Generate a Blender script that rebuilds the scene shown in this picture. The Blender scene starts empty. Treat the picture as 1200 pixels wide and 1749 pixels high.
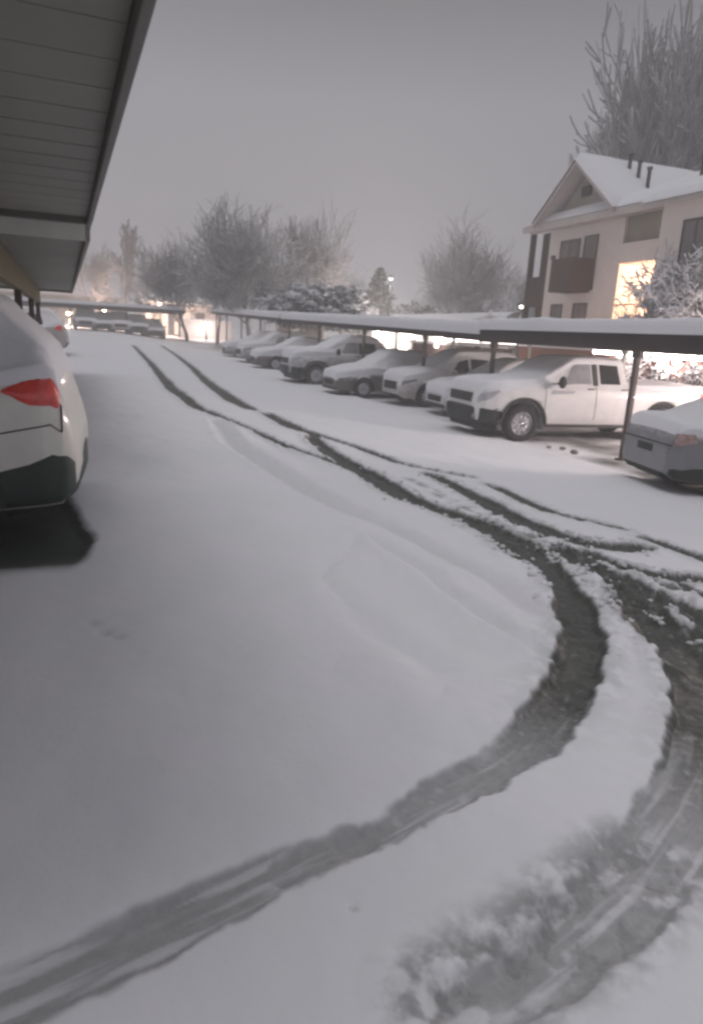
import bpy, math, random
import numpy as np
R_ = math.radians
rng = np.random.default_rng(7); random.seed(7)
sc = bpy.context.scene
# world axes: x = across the lot (to the right row), y = along the lot, z up; metres
# ------------------------------------------------------------------ camera
AZ, PITCH, ROLL = R_(21.0), R_(14.52), R_(3.12)
F, CX, CY = 1170.0, 600.0, 874.5          # focal length and centre of the 1200 x 1749 photograph
EYE = np.array([0.0, 0.0, 1.5])
FW = np.array([math.sin(AZ)*math.cos(PITCH), math.cos(AZ)*math.cos(PITCH), -math.sin(PITCH)])
R0 = np.array([math.cos(AZ), -math.sin(AZ), 0.0]); U0 = np.cross(R0, FW)
RT = math.cos(ROLL)*R0 + math.sin(ROLL)*U0
UP = -math.sin(ROLL)*R0 + math.cos(ROLL)*U0
cam = bpy.data.cameras.new('camera'); cam_o = bpy.data.objects.new('camera', cam)
sc.collection.objects.link(cam_o); sc.camera = cam_o
from mathutils import Matrix, Vector
M = Matrix.Identity(4)
for i in range(3):
    M[i][0], M[i][1], M[i][2], M[i][3] = RT[i], UP[i], -FW[i], EYE[i]
cam_o.matrix_world = M
cam.sensor_fit = 'HORIZONTAL'; cam.sensor_width = 36.0; cam.lens = 36.0*F/1200.0
cam.clip_start = 0.05; cam.clip_end = 3000
# ------------------------------------------------------------------ sky, sun, exposure
SUN_EL, SUN_ROT = R_(78), R_(250)
wd = bpy.data.worlds.new('World'); sc.world = wd; wd.use_nodes = True
nt = wd.node_tree; nt.nodes.clear()
wo = nt.nodes.new('ShaderNodeOutputWorld'); bg = nt.nodes.new('ShaderNodeBackground')
sky = nt.nodes.new('ShaderNodeTexSky'); sky.sky_type = 'NISHITA'; sky.sun_disc = False
sky.sun_elevation = SUN_EL; sky.sun_rotation = SUN_ROT; sky.dust_density = 6; sky.air_density = 1
hs = nt.nodes.new('ShaderNodeHueSaturation'); hs.inputs['Saturation'].default_value = 0.0
tc = nt.nodes.new('ShaderNodeTexCoord'); sp = nt.nodes.new('ShaderNodeSeparateXYZ')
rp = nt.nodes.new('ShaderNodeValToRGB'); e = rp.color_ramp.elements
e[0].position = 0.0; e[0].color = (0.385, 0.370, 0.402, 1)
e[1].position = 0.85; e[1].color = (0.47, 0.475, 0.51, 1)
for p_, c_ in ((.14, (.355, .345, .375)), (.28, (.315, .305, .338)), (.42, (.105, .103, .115)), (.55, (.16, .16, .17)), (.66, (.24, .24, .25))):
    k = e.new(p_); k.color = (*c_, 1)
mx = nt.nodes.new('ShaderNodeMix'); mx.data_type = 'RGBA'; mx.inputs[0].default_value = 0.93
sc10 = nt.nodes.new('ShaderNodeVectorMath'); sc10.operation = 'SCALE'; sc10.inputs['Scale'].default_value = 10.0*1.0
nt.links.new(sky.outputs[0], hs.inputs['Color'])
nt.links.new(tc.outputs['Generated'], sp.inputs[0]); nt.links.new(sp.outputs['Z'], rp.inputs[0])
nt.links.new(rp.outputs[0], sc10.inputs[0])
nt.links.new(hs.outputs[0], mx.inputs[6]); nt.links.new(sc10.outputs[0], mx.inputs[7])
nt.links.new(mx.outputs[2], bg.inputs['Color']); bg.inputs['Strength'].default_value = 0.1
nt.links.new(bg.outputs[0], wo.inputs['Surface'])
sun = bpy.data.lights.new('sun', 'SUN'); sun.energy = 0.62; sun.angle = R_(35); sun.color = (1, .98, .97)
sun_o = bpy.data.objects.new('sun', sun); sc.collection.objects.link(sun_o)
sun_o.rotation_euler = (R_(90)-SUN_EL, 0, -SUN_ROT + math.pi)
sc.view_settings.view_transform = 'Standard'; sc.view_settings.look = 'None'
sc.view_settings.exposure = 0.0; sc.view_settings.gamma = 1.0
sc.cycles.filter_width = 2.8
sc.cycles.max_bounces = 6; sc.cycles.volume_bounces = 1
sc.cycles.sample_clamp_indirect = 4.0

# ------------------------------------------------------------------ photo pixel -> place
def ray(x, y): return FW*F + RT*(x-CX) - UP*(y-CY)
def S(t):
    t = np.clip(t, 0, 1); return t*t*(3-2*t)
def zg(v, u):
    """terrain: the lot falls towards the right row and rises gently far away"""
    return -.55*S((np.asarray(v)-.5)/7.5) + .018*np.clip(np.asarray(u)-22, 0, 60)
_T = np.geomspace(.3, 200, 3000)
def ground(x, y):
    d = ray(x, y); P = EYE + d[None]*(_T/np.linalg.norm(d))[:, None]
    h = P[:, 2]-zg(P[:, 0], P[:, 1]); return P[int(np.argmax(h < 0))]
# ------------------------------------------------------------------ noise
def vnoise(x, y, seed=0):
    xi = np.floor(x).astype(np.int64); yi = np.floor(y).astype(np.int64); fx = x-xi; fy = y-yi
    fx = fx*fx*(3-2*fx); fy = fy*fy*(3-2*fy)
    def h(a, b):
        n = (a*374761393 + b*668265263 + seed*1442695041) & 0x7fffffff
        n = ((n ^ (n >> 13))*1274126177) & 0x7fffffff
        return ((n ^ (n >> 16)) & 0xffff)/65535.0
    return (h(xi, yi)*(1-fx)+h(xi+1, yi)*fx)*(1-fy) + (h(xi, yi+1)*(1-fx)+h(xi+1, yi+1)*fx)*fy
def fbm(x, y, o=4, seed=0):
    s = 0; a = .5; t = 0
    for i in range(o):
        s = s + a*(vnoise(x*2**i+i*17.3, y*2**i-i*9.1, seed+i)-.5); t += a; a *= .55
    return s/t*2
# ------------------------------------------------------------------ materials
MATS = {}
def mat(name, col, rough=.6, metal=0., noise=None, bump=None, emis=None, estr=0, spec=.5, coat=0, alpha=None, snow=None):
    """noise=(scale, dark colour, amount)  bump=(scale, strength)  snow=(lo, hi): snow lies on faces that look up"""
    if name in MATS: return MATS[name]
    m = bpy.data.materials.new(name); m.use_nodes = True; t = m.node_tree; b = t.nodes['Principled BSDF']
    b.inputs['Base Color'].default_value = (*col, 1); b.inputs['Roughness'].default_value = rough
    b.inputs['Metallic'].default_value = metal; b.inputs['Specular IOR Level'].default_value = spec
    b.inputs['Coat Weight'].default_value = coat
    tcn = t.nodes.new('ShaderNodeTexCoord'); last = None
    if noise:
        n = t.nodes.new('ShaderNodeTexNoise'); n.inputs['Scale'].default_value = noise[0]; n.inputs['Detail'].default_value = 6
        n.inputs['Roughness'].default_value = .65
        t.links.new(tcn.outputs['Object'], n.inputs['Vector'])
        r = t.nodes.new('ShaderNodeValToRGB'); r.color_ramp.elements[0].position = .5-noise[2]*.5+.05; r.color_ramp.elements[1].position = .5+.15
        r.color_ramp.elements[0].color = (*noise[1], 1); r.color_ramp.elements[1].color = (*col, 1)
        t.links.new(n.outputs['Fac'], r.inputs[0]); last = r.outputs[0]
    if snow:
        g = t.nodes.new('ShaderNodeNewGeometry'); s = t.nodes.new('ShaderNodeSeparateXYZ'); t.links.new(g.outputs['Normal'], s.inputs[0])
        nn = t.nodes.new('ShaderNodeTexNoise'); nn.inputs['Scale'].default_value = 9; t.links.new(tcn.outputs['Object'], nn.inputs['Vector'])
        ad = t.nodes.new('ShaderNodeMath'); ad.operation = 'MULTIPLY_ADD'; ad.inputs[1].default_value = .5; t.links.new(nn.outputs['Fac'], ad.inputs[0]); t.links.new(s.outputs['Z'], ad.inputs[2])
        mr = t.nodes.new('ShaderNodeMapRange'); mr.inputs['From Min'].default_value = snow[0]+.25; mr.inputs['From Max'].default_value = snow[1]+.25
        t.links.new(ad.outputs[0], mr.inputs['Value'])
        mi = t.nodes.new('ShaderNodeMix'); mi.data_type = 'RGBA'; t.links.new(mr.outputs[0], mi.inputs[0])
        if last: t.links.new(last, mi.inputs[6])
        else: mi.inputs[6].default_value = (*col, 1)
        mi.inputs[7].default_value = (.78, .78, .81, 1); last = mi.outputs[2]
    if last: t.links.new(last, b.inputs['Base Color'])
    if bump:
        n2 = t.nodes.new('ShaderNodeTexNoise'); n2.inputs['Scale'].default_value = bump[0]; n2.inputs['Detail'].default_value = 5
        t.links.new(tcn.outputs['Object'], n2.inputs['Vector'])
        bp = t.nodes.new('ShaderNodeBump'); bp.inputs['Strength'].default_value = bump[1]; bp.inputs['Distance'].default_value = .02
        t.links.new(n2.outputs['Fac'], bp.inputs['Height']); t.links.new(bp.outputs[0], b.inputs['Normal'])
    if emis: b.inputs['Emission Color'].default_value = (*emis, 1); b.inputs['Emission Strength'].default_value = estr
    if alpha is not None: b.inputs['Alpha'].default_value = alpha
    MATS[name] = m; return m
snow_m = mat('snow', (.80, .80, .83), .75, bump=(14, .35), spec=.25, noise=(3, (.76, .765, .80), .5))
roofsnow_m = mat('roof_snow', (.80, .80, .83), .8, bump=(6, .4), spec=.2)
tyre_m = mat('tyre_rubber', (.02, .02, .021), .85, bump=(60, .4))
rim_m = mat('alloy', (.55, .55, .57), .35, .8, noise=(14, (.3, .3, .31), .5))
chrome_m = mat('chrome', (.6, .6, .62), .25, .9)
glass_m = mat('car_glass', (.02, .022, .026), .12, spec=.7, noise=(5, (.012, .013, .016), .5))
frost_m = mat('frosted_glass', (.34, .34, .37), .6, noise=(7, (.2, .2, .23), .6))
clad_m = mat('black_plastic', (.016, .022, .02), .65, bump=(60, .2), noise=(6, (.010, .013, .012), .6))
under_m = mat('underbody', (.012, .012, .012), .9, noise=(8, (.006, .006, .006), .5))
redlamp_m = mat('red_lens', (.78, .060, .040), .18, coat=1, noise=(13, (.45, .018, .015), .8), bump=(55, .25))
headlamp_m = mat('headlamp_lens', (.30, .30, .32), .15, .2, noise=(26, (.05, .05, .055), .8), coat=.5)
post_m = mat('post_brown_paint', (.075, .05, .045), .6, bump=(20, .2), noise=(9, (.05, .034, .03), .6))
fascia_m = mat('fascia_brown_metal', (.048, .038, .035), .7, noise=(4, (.032, .026, .024), .6), bump=(8, .1))
soffit_m = mat('beige_metal_panel', (.25, .245, .215), .55, noise=(1.1, (.17, .165, .14), .9), bump=(5, .15))
endtrim_m = mat('pale_trim_metal', (.50, .50, .46), .5, noise=(5, (.40, .40, .37), .6))
tanbeam_m = mat('tan_beam_paint', (.17, .135, .055), .6, noise=(5, (.11, .085, .035), .7), bump=(16, .2))
stucco_m = mat('pale_stucco', (.82, .75, .72), .85, noise=(3, (.74, .67, .64), .6), bump=(40, .25))
stucco2_m = mat('taupe_stucco', (.36, .34, .29), .85, noise=(3, (.30, .28, .24), .6), bump=(40, .25))
brownwood_m = mat('dark_brown_wood', (.07, .048, .042), .7, noise=(8, (.045, .03, .026), .6), bump=(25, .3))
trimwood_m = mat('eave_trim', (.60, .54, .52), .7, noise=(6, (.5, .45, .43), .5))
window_m = mat('window_glass', (.22, .19, .19), .25, noise=(3, (.13, .11, .11), .7), spec=.5)
frame_m = mat('window_frame', (.06, .05, .048), .5, noise=(8, (.04, .035, .03), .5))
brick_m = mat('red_brick', (.28, .13, .10), .85, noise=(12, (.2, .09, .07), .6), bump=(30, .4))
fence_m = mat('reddish_fence_wood', (.15, .065, .055), .8, noise=(7, (.08, .035, .03), .7), bump=(22, .4))
bark_m = mat('snowy_bark', (.27, .26, .26), .9, noise=(14, (.19, .18, .178), .6), snow=(.0, .5))
bark_far_m = mat('dark_bark', (.22, .215, .215), .9, snow=(.1, .6), noise=(14, (.11, .10, .10), .6))
frostbark_m = mat('frosted_bark', (.27, .26, .26), .9, snow=(-.3, .4), noise=(14, (.12, .115, .115), .6))
leaf_m = mat('dark_evergreen', (.045, .055, .045), .8, noise=(9, (.03, .035, .03), .6), snow=(.3, .8))
lamp_white = mat('lamp_glass_white', (.9, .9, .85), .4, emis=(1, .90, .82), estr=9)
lamp_warm = mat('lamp_glass_warm', (.9, .8, .6), .4, emis=(1, .74, .46), estr=14)
lamp_post_m = mat('lamp_post_metal', (.06, .06, .06), .5, noise=(8, (.04, .04, .04), .5))
# ------------------------------------------------------------------ object helpers
COL = sc.collection
def tag(o, label=None, cat=None, group=None, kind=None):
    if label: o['label'] = label
    if cat: o['category'] = cat
    if group: o['group'] = group
    if kind: o['kind'] = kind
    return o
def empty(name, loc=(0, 0, 0), rz=0, **kw):
    o = bpy.data.objects.new(name, None); COL.objects.link(o); o.location = loc; o.rotation_euler = (0, 0, rz)
    o.empty_display_size = .2
    return tag(o, **kw)
class MB:
    def __init__(s): s.v = []; s.f = []
    def add(s, V, Fc):
        n = len(s.v); s.v.extend([tuple(map(float, p)) for p in V]); s.f.extend([tuple(i+n for i in f) for f in Fc]); return s
    def box(s, a, b):
        x0, y0, z0 = a; x1, y1, z1 = b
        return s.add([(x0,y0,z0),(x1,y0,z0),(x1,y1,z0),(x0,y1,z0),(x0,y0,z1),(x1,y0,z1),(x1,y1,z1),(x0,y1,z1)],
                     [(0,3,2,1),(4,5,6,7),(0,1,5,4),(1,2,6,5),(2,3,7,6),(3,0,4,7)])
    def hexa(s, P): return s.add(P, [(0,3,2,1),(4,5,6,7),(0,1,5,4),(1,2,6,5),(2,3,7,6),(3,0,4,7)])
    def tube(s, p, q, r0, r1=None, n=10, cap=True):
        r1 = r0 if r1 is None else r1; p = np.array(p, float); q = np.array(q, float); d = q-p; d /= np.linalg.norm(d)
        a = np.cross(d, (0, 0, 1) if abs(d[2]) < .9 else (1, 0, 0)); a /= np.linalg.norm(a); b = np.cross(d, a)
        V = []
        for c, r in ((p, r0), (q, r1)):
            for i in range(n):
                t = 2*math.pi*i/n; V.append(c+r*(math.cos(t)*a+math.sin(t)*b))
        Fc = [(i, (i+1) % n, n+(i+1) % n, n+i) for i in range(n)]
        if cap: Fc += [tuple(range(n))[::-1], tuple(range(n, 2*n))]
        return s.add(V, Fc)
    def grid(s, P, closed=False):
        n, m = P.shape[:2]; V = P.reshape(-1, 3); Fc = []
        for i in range(n-1):
            for j in range(m-1): Fc.append((i*m+j, (i+1)*m+j, (i+1)*m+j+1, i*m+j+1))
        return s.add(V, Fc)
    def lathe(s, prof, axis_y=0, n=28, c=(0, 0, 0)):
        """profile of (radius, y) turned about the y axis"""
        V = []
        for r, y in prof:
            for i in range(n):
                t = 2*math.pi*i/n; V.append((c[0]+r*math.cos(t), c[1]+y, c[2]+r*math.sin(t)))
        Fc = []
        for k_ in range(len(prof)-1):
            for i in range(n): Fc.append((k_*n+i, k_*n+(i+1) % n, (k_+1)*n+(i+1) % n, (k_+1)*n+i))
        return s.add(V, Fc)
    def sphere(s, c, r, n=10, m=8, sz=1.):
        P = np.zeros((m+1, n+1, 3))
        for i in range(m+1):
            for j in range(n+1):
                a = math.pi*i/m; b = 2*math.pi*j/n
                P[i, j] = (c[0]+r*math.sin(a)*math.cos(b), c[1]+r*math.sin(a)*math.sin(b), c[2]+r*sz*math.cos(a))
        return s.grid(P)
    def build(s, name, m, parent=None, smooth=False, bevel=0, loc=None):
        me = bpy.data.meshes.new(name); me.from_pydata(s.v, [], s.f); me.update()
        me.materials.append(m)
        if smooth: me.polygons.foreach_set('use_smooth', [True]*len(me.polygons))
        o = bpy.data.objects.new(name, me); COL.objects.link(o)
        if parent: o.parent = parent
        if loc: o.location = loc
        if bevel:
            b = o.modifiers.new('bevel', 'BEVEL'); b.width = bevel; b.segments = 2; b.limit_method = 'ANGLE'
        return o
def npmesh(name, V, Q, m, parent=None, smooth=True):
    me = bpy.data.meshes.new(name); me.vertices.add(len(V)); me.vertices.foreach_set('co', np.asarray(V, np.float32).ravel())
    k_ = Q.shape[1]; me.loops.add(Q.size); me.loops.foreach_set('vertex_index', Q.astype(np.int32).ravel())
    me.polygons.add(len(Q)); me.polygons.foreach_set('loop_start', np.arange(0, Q.size, k_, dtype=np.int32))
    me.update(calc_edges=True); me.validate()
    me.polygons.foreach_set('use_smooth', np.full(len(me.polygons), smooth))
    me.materials.append(m); o = bpy.data.objects.new(name, me); COL.objects.link(o)
    if parent: o.parent = parent
    return o
def point_light(name, loc, energy, col, parent=None, size=.15):
    l = bpy.data.lights.new(name, 'POINT'); l.energy = energy; l.color = col; l.shadow_soft_size = size
    o = bpy.data.objects.new(name, l); COL.objects.link(o); o.location = loc
    if parent: o.parent = parent
    return o

# ================================================================== GROUND
RUTS = [  # (points (x, y in the photograph, half width in metres), depth, darkness, roughness)
 ([(228,592,.10),(245,610,.11),(265,632,.13),(300,674,.16),(340,703,.13),(385,722,.07),(440,744,.045),(500,774,.06),(560,797,.07),(620,822,.09),(665,850,.10)], .07, .75, 1),
 ([(276,592,.10),(300,608,.12),(330,632,.14),(365,664,.20),(400,690,.22),(432,706,.16)], .07, .8, 1),
 ([(455,712,.10),(500,736,.13),(545,752,.10),(600,768,.09),(680,797,.10),(740,812,.09),(800,825,.06)], .07, .85, 1),
 ([(530,752,.08),(560,780,.11),(600,805,.13),(650,835,.14),(700,862,.14),(760,885,.13),(820,908,.13),(870,935,.15),(905,962,.17)], .08, .9, 1),
 ([(735,822,.10),(780,842,.11),(830,868,.12),(880,898,.14),(930,922,.16),(980,940,.14),(1040,948,.11),(1100,946,.07)], .07, .9, 1),
 ([(845,842,.09),(900,868,.08),(950,888,.08),(1000,900,.08),(1055,914,.07)], .05, .8, 1),
 ([(1105,934,.08),(1150,950,.09),(1200,968,.10),(1260,990,.11),(1420,1055,.12),(1700,1160,.14)], .06, .9, 1),
 ([(880,945,.11),(930,958,.10),(1000,966,.10),(1060,985,.10),(1120,998,.09),(1180,1004,.08),(1240,1010,.08),(1420,1030,.09),(1700,1080,.10)], .05, .8, 1.2),
 ([(880,940,.13),(915,962,.12),(950,995,.115),(978,1040,.115),(992,1100,.115),(985,1165,.12),(955,1225,.12),(905,1288,.10),(850,1330,.095),(780,1372,.08),(715,1405,.075),(650,1440,.06),(590,1468,.055)], .085, .8, 1),
 ([(500,1505,.065),(430,1545,.075),(350,1585,.085),(260,1628,.09),(170,1672,.09),(80,1712,.09),(-20,1760,.1),(-120,1800,.1)], .055, .80, .6),
 ([(960,955,.09),(1010,990,.10),(1070,1030,.11),(1120,1080,.13),(1165,1140,.15),(1200,1200,.17),(1215,1270,.17),(1205,1340,.16),(1175,1410,.15),(1130,1480,.14),(1080,1545,.13),(1020,1605,.12),(950,1660,.11),(880,1710,.10),(800,1760,.09)], .085, .8, 1),
 ([(1010,985,.08),(1060,1005,.09),(1110,1032,.10),(1160,1060,.11),(1220,1090,.12),(1290,1120,.15),(1450,1180,.15),(1750,1290,.14)], .05, .7, 1.3),
 ([(1060,1045,.08),(1100,1075,.12),(1160,1110,.18),(1230,1150,.22),(1300,1190,.22),(1450,1260,.18),(1750,1400,.14)], .06, .7, 1.3),
 ([(1150,1010,.04),(1200,1035,.05),(1260,1060,.06)], .04, .7, 1.3),
 ([(610,1458,.055),(545,1486,.06),(490,1510,.065)], .05, .80, .8),
]
for i_ in (2, 3, 4, 5, 6, 7, 11, 12, 13):
    RUTS[i_] = ([(x, y, w*1.35) for x, y, w in RUTS[i_][0]],)+RUTS[i_][1:]
SOFT = [  # old tracks filled in by fresh snow: (points, depth)
 ([(372,726,.14),(400,762,.16),(450,800,.16),(520,842,.15),(590,880,.14),(680,915,.13),(780,965,.12),(860,1010,.12),(930,1060,.12)], .035),
 ([(548,1000,.02),(570,965,.04),(606,936,.03)], .034),
 ([(560,1010,.06),(610,1060,.07),(660,1110,.07),(740,1160,.07)], .02),
 ([(640,940,.05),(720,985,.06),(790,1040,.06),(850,1085,.06),(930,1140,.05)], .035),
 ([(430,745,.1),(520,800,.12),(640,870,.12),(760,930,.1),(850,990,.1)], .02),
 ([(1000,1225,.03),(1060,1210,.04),(1120,1230,.03)], .012),
]
MOUND = [([(640,1150,.12),(740,1250,.12),(880,1200,.1)], -.015), ([(600,925,.08),(690,990,.08),(790,1075,.07),(880,1130,.06)], -.03)]
def seg_dist(V, U, pts, full=False):
    P = [ground(x, y)[:2] for x, y, _ in pts]; W = [w for *_, w in pts]
    best = np.full(V.shape, 9.); hw = np.zeros(V.shape); al = np.zeros(V.shape); ac = np.zeros(V.shape); s0 = 0.
    for a, b, wa, wb in zip(P[:-1], P[1:], W[:-1], W[1:]):
        d = b-a; L = d@d; t = np.clip(((V-a[0])*d[0]+(U-a[1])*d[1])/L, 0, 1)
        q = np.hypot(V-a[0]-t*d[0], U-a[1]-t*d[1]); w = wa+(wb-wa)*t; e_ = q-w
        m = e_ < best; best = np.where(m, e_, best); hw = np.where(m, w, hw); al = np.where(m, s0+t*math.sqrt(L), al); ac = np.where(m, ((V-a[0])*d[1]-(U-a[1])*d[0])/math.sqrt(L), ac); s0 += math.sqrt(L)
    return (best, hw, al, ac) if full else (best, hw)
def near_mask(V, U, pts, pad=1.0):
    P = np.array([ground(x, y)[:2] for x, y, _ in pts])
    return (V > P[:, 0].min()-pad) & (V < P[:, 0].max()+pad) & (U > P[:, 1].min()-pad) & (U < P[:, 1].max()+pad)
def ground_surface(V, U):
    z = zg(V, U).astype(float)
    open_ = S((8.45-V)/.35)                                     # open lane: full snow depth; under the right roof: thin
    z += .07*open_
    soft = .026*fbm(V*1.1, U*.8, 3, 3)+.006*fbm(V*4, U*4, 3, 5)
    z += soft*open_ + .0018*fbm(V*9, U*9, 3, 8)
    slush = np.zeros(V.shape); wet_shade = np.zeros(V.shape)
    base = z.copy()
    for pts, dep in SOFT+MOUND:
        m = near_mask(V, U, pts); d, w = seg_dist(V[m], U[m], pts)
        d = d + .05*fbm(V[m]*6, U[m]*6, 3, 4); g = S((.10-d)/.2)
        z[m] -= 1.35*dep*g
        if dep == .035: z[m] += .010*np.exp(-((d-.05)/.05)**2) + g*.012*fbm(V[m]*14, U[m]*14, 3, 14); slush[m] = np.maximum(slush[m], .13*g)
    cut = np.zeros(V.shape); lump = np.zeros(V.shape)
    for i, (pts, dep, dark, ro) in enumerate(RUTS):
        m = near_mask(V, U, pts); vv, uu = V[m], U[m]; d, w, al, ac = seg_dist(vv, uu, pts, True)
        d = d + ro*(.035*fbm(vv*9, uu*9, 4, 20+i) + .03*fbm(vv*2.2, uu*2.2, 2, 50+i))
        c = S((.018-d)/.06); dep = dep*.78*(.45+.55*S((np.hypot(vv, uu)-2.2)/1.5)); cut[m] = np.maximum(cut[m], dep*c)
        rim = np.exp(-((d-.055)/.045)**2); n = .5+.8*fbm(vv*13, uu*13, 4, 70)
        lump[m] = np.maximum(lump[m], rim*ro*.024*np.clip(n, 0, 1.3)*(.12+.88*S((np.hypot(vv, uu)-2.6)/1.0)))
        st = fbm(ac*38, al*2.6+i, 3, 120+i); st2 = fbm(ac*90, al*9, 2, 130+i); near_ = 1-S((np.hypot(vv, uu)-1.6)/1.6)
        streak = np.clip((.07+.5*near_)*S((st+.05)/.5)+.15*near_*st2, 0, .7)
        fd = .52+.48*S((np.hypot(vv, uu)-2.0)/1.3); slush[m] = np.maximum(slush[m], min(1, dark*1.35)*fd*(1-streak)*S((.018-d)/.03)); z[m] += .0015*near_*S((st-.02)/.35)*(d < 0)
        slush[m] = np.maximum(slush[m], .22*ro*np.exp(-(np.clip(d, 0, 9)/.11)**2)*S((n-.2)/.4)*S((np.hypot(vv, uu)-2.0)/1.5))
    # churned strip between the ruts, near the right edge of the lane
    c0, _ = seg_dist(V, U, [(700,830,.05),(860,905,.12),(960,950,.25),(1060,1000,.35),(1150,1050,.5),(1260,1100,.5),(1420,1150,.3),(1750,1260,.15)])
    ch = S((.12-c0)/.3)
    f = fbm(V*9, U*9, 4, 91); f2 = fbm(V*24, U*24, 3, 95)
    z += lump - cut + ch*(.055*np.clip(f, -1, 1)+.022*f2)
    c1, _ = seg_dist(V, U, [(905,985,.0),(930,1050,.02),(945,1110,.02)]); c1b = S((.16-c1)/.2)
    c2, _ = seg_dist(V, U, [(990,970,.02),(1060,1080,.05),(1110,1160,.05)]); c2b = S((.12-c2)/.16)
    z += (c1b+c2b)*(.034*np.clip(f, -1, 1)+.016*f2)*(cut < .02)
    z += (cut > .04)*.006*fbm(V*16, U*16, 3, 33)
    slush = np.maximum(slush, ch*np.clip(.42-2.4*f, 0, 1)*.9)
    # the partly cleared end of the outer rut and streaks in the inner one
    e1, _ = seg_dist(V, U, [(1100,1500,.16),(1000,1590,.16),(880,1670,.14),(760,1740,.13)]); eb = S((.10-e1)/.18)
    n1 = fbm(V*20, U*20, 4, 61); nlo = fbm(V*7, U*7, 3, 62); z += eb*(.014*nlo+.005*n1); slush = np.maximum(slush, eb*np.clip(.42-1.1*n1, 0, .75)*.8); slush *= 1-.7*eb*S((.5*n1+nlo-.16)/.3)
    slush *= 1-.22*S((n1-.2)/.4)*(cut > .02)
    # footprint-like dent near the left car and a few pits
    for x, y, r, dp in [(160,1082,.035,.010),(180,1098,.04,.013),(203,1106,.035,.012),(600,1580,.012,.012),(215,820,.03,.006)]:
        g = ground(x, y); q = np.hypot(V-g[0], U-g[1]); z -= dp*np.exp(-(q/r)**2); slush = np.maximum(slush, .12*np.exp(-(q/r)**2))
    # bare, wet ground under the right hand roof and by the left hand car, its shade painted in too
    dr = S((V-8.35)/.5)*S((U-1)/3)*S((60-U)/8)
    patch = fbm(V*.9, U*.9, 4, 81)
    wet_shade = np.maximum(wet_shade, dr*np.clip(.25+1.1*patch + .75*S((9.6-U)/1.2), 0, 1))
    cl = S((4.9-np.abs(U-5.6)*3.2)/1.8)*S((.02-.16*np.abs(U-4.75)+.02*fbm(V*9, U*9, 2, 6)-V)/.13)*S((V+5)/.5); wet_shade = np.maximum(wet_shade, cl); z -= .05*cl  # left car: bare damp ground, darkened with the car's painted shade
    z += dr*.006*fbm(V*12, U*12, 3, 83)
    slush = np.maximum(slush, wet_shade*.95)
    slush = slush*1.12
    return z, np.clip(slush, 0, 1)+np.where(cl > slush*.5, cl, 0)*.999*(cl > .02)  # values above one carry the painted shade of the left car
azs = np.concatenate([np.linspace(R_(-14), R_(75), 720), np.linspace(R_(75), R_(346), 110)[1:-1]])
rs = np.concatenate([np.linspace(0.02, .8, 14)[:-1], np.geomspace(.8, 9, 560)[:-1], np.geomspace(9, 70, 330)[:-1], np.geomspace(70, 1500, 40)])
A, Rr = np.meshgrid(azs, rs); GV = (Rr*np.sin(A)).ravel(); GU = (Rr*np.cos(A)).ravel()
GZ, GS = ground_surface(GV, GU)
na, nr = len(azs), len(rs); ii, jj = np.meshgrid(np.arange(nr-1), np.arange(na), indexing='ij'); j2 = (jj+1) % na
Q = np.stack([ii*na+jj, ii*na+j2, (ii+1)*na+j2, (ii+1)*na+jj], -1).reshape(-1, 4)[:, ::-1]
gm = bpy.data.materials.new('lot_snow_and_slush'); gm.use_nodes = True; t = gm.node_tree; b = t.nodes['Principled BSDF']
at_n = t.nodes.new('ShaderNodeAttribute'); at_n.attribute_name = 'slush'
tcg = t.nodes.new('ShaderNodeTexCoord')
def NZ(scale, det=6, ro=.6):
    n = t.nodes.new('ShaderNodeTexNoise'); n.inputs['Scale'].default_value = scale; n.inputs['Detail'].default_value = det; n.inputs['Roughness'].default_value = ro
    t.links.new(tcg.outputs['Object'], n.inputs['Vector']); return n.outputs['Fac']
def RAMP(src, p0, c0, p1, c1):
    r = t.nodes.new('ShaderNodeValToRGB'); r.color_ramp.elements[0].position = p0; r.color_ramp.elements[0].color = (*c0, 1)
    r.color_ramp.elements[1].position = p1; r.color_ramp.elements[1].color = (*c1, 1); t.links.new(src, r.inputs[0]); return r.outputs[0]
c_snow = RAMP(NZ(1.3, 4), .35, (.80, .81, .84), .65, (.84, .83, .87))
c_sl = RAMP(NZ(17, 8, .7), .36, (.060, .062, .055), .74, (.125, .127, .117))
mg = t.nodes.new('ShaderNodeMix'); mg.data_type = 'RGBA'
mm = t.nodes.new('ShaderNodeMath'); mm.operation = 'MULTIPLY_ADD'; mm.inputs[1].default_value = .5
sb = t.nodes.new('ShaderNodeMath'); sb.operation = 'SUBTRACT'; sb.inputs[1].default_value = .5; t.links.new(NZ(30, 7, .75), sb.inputs[0])
ml = t.nodes.new('ShaderNodeMath'); ml.operation = 'MULTIPLY'; t.links.new(at_n.outputs['Fac'], ml.inputs[0]); t.links.new(sb.outputs[0], ml.inputs[1])
t.links.new(ml.outputs[0], mm.inputs[0]); t.links.new(at_n.outputs['Fac'], mm.inputs[2]); mm.use_clamp = True
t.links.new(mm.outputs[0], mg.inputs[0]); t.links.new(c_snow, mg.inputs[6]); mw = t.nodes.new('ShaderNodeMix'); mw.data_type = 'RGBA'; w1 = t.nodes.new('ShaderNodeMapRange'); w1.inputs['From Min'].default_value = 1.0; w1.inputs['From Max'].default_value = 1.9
t.links.new(at_n.outputs['Fac'], w1.inputs['Value']); t.links.new(w1.outputs[0], mw.inputs[0]); t.links.new(c_sl, mw.inputs[6]); mw.inputs[7].default_value = (.040, .052, .047, 1)  # darkest tint: damp ground with the left car's shade in its colour
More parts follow.
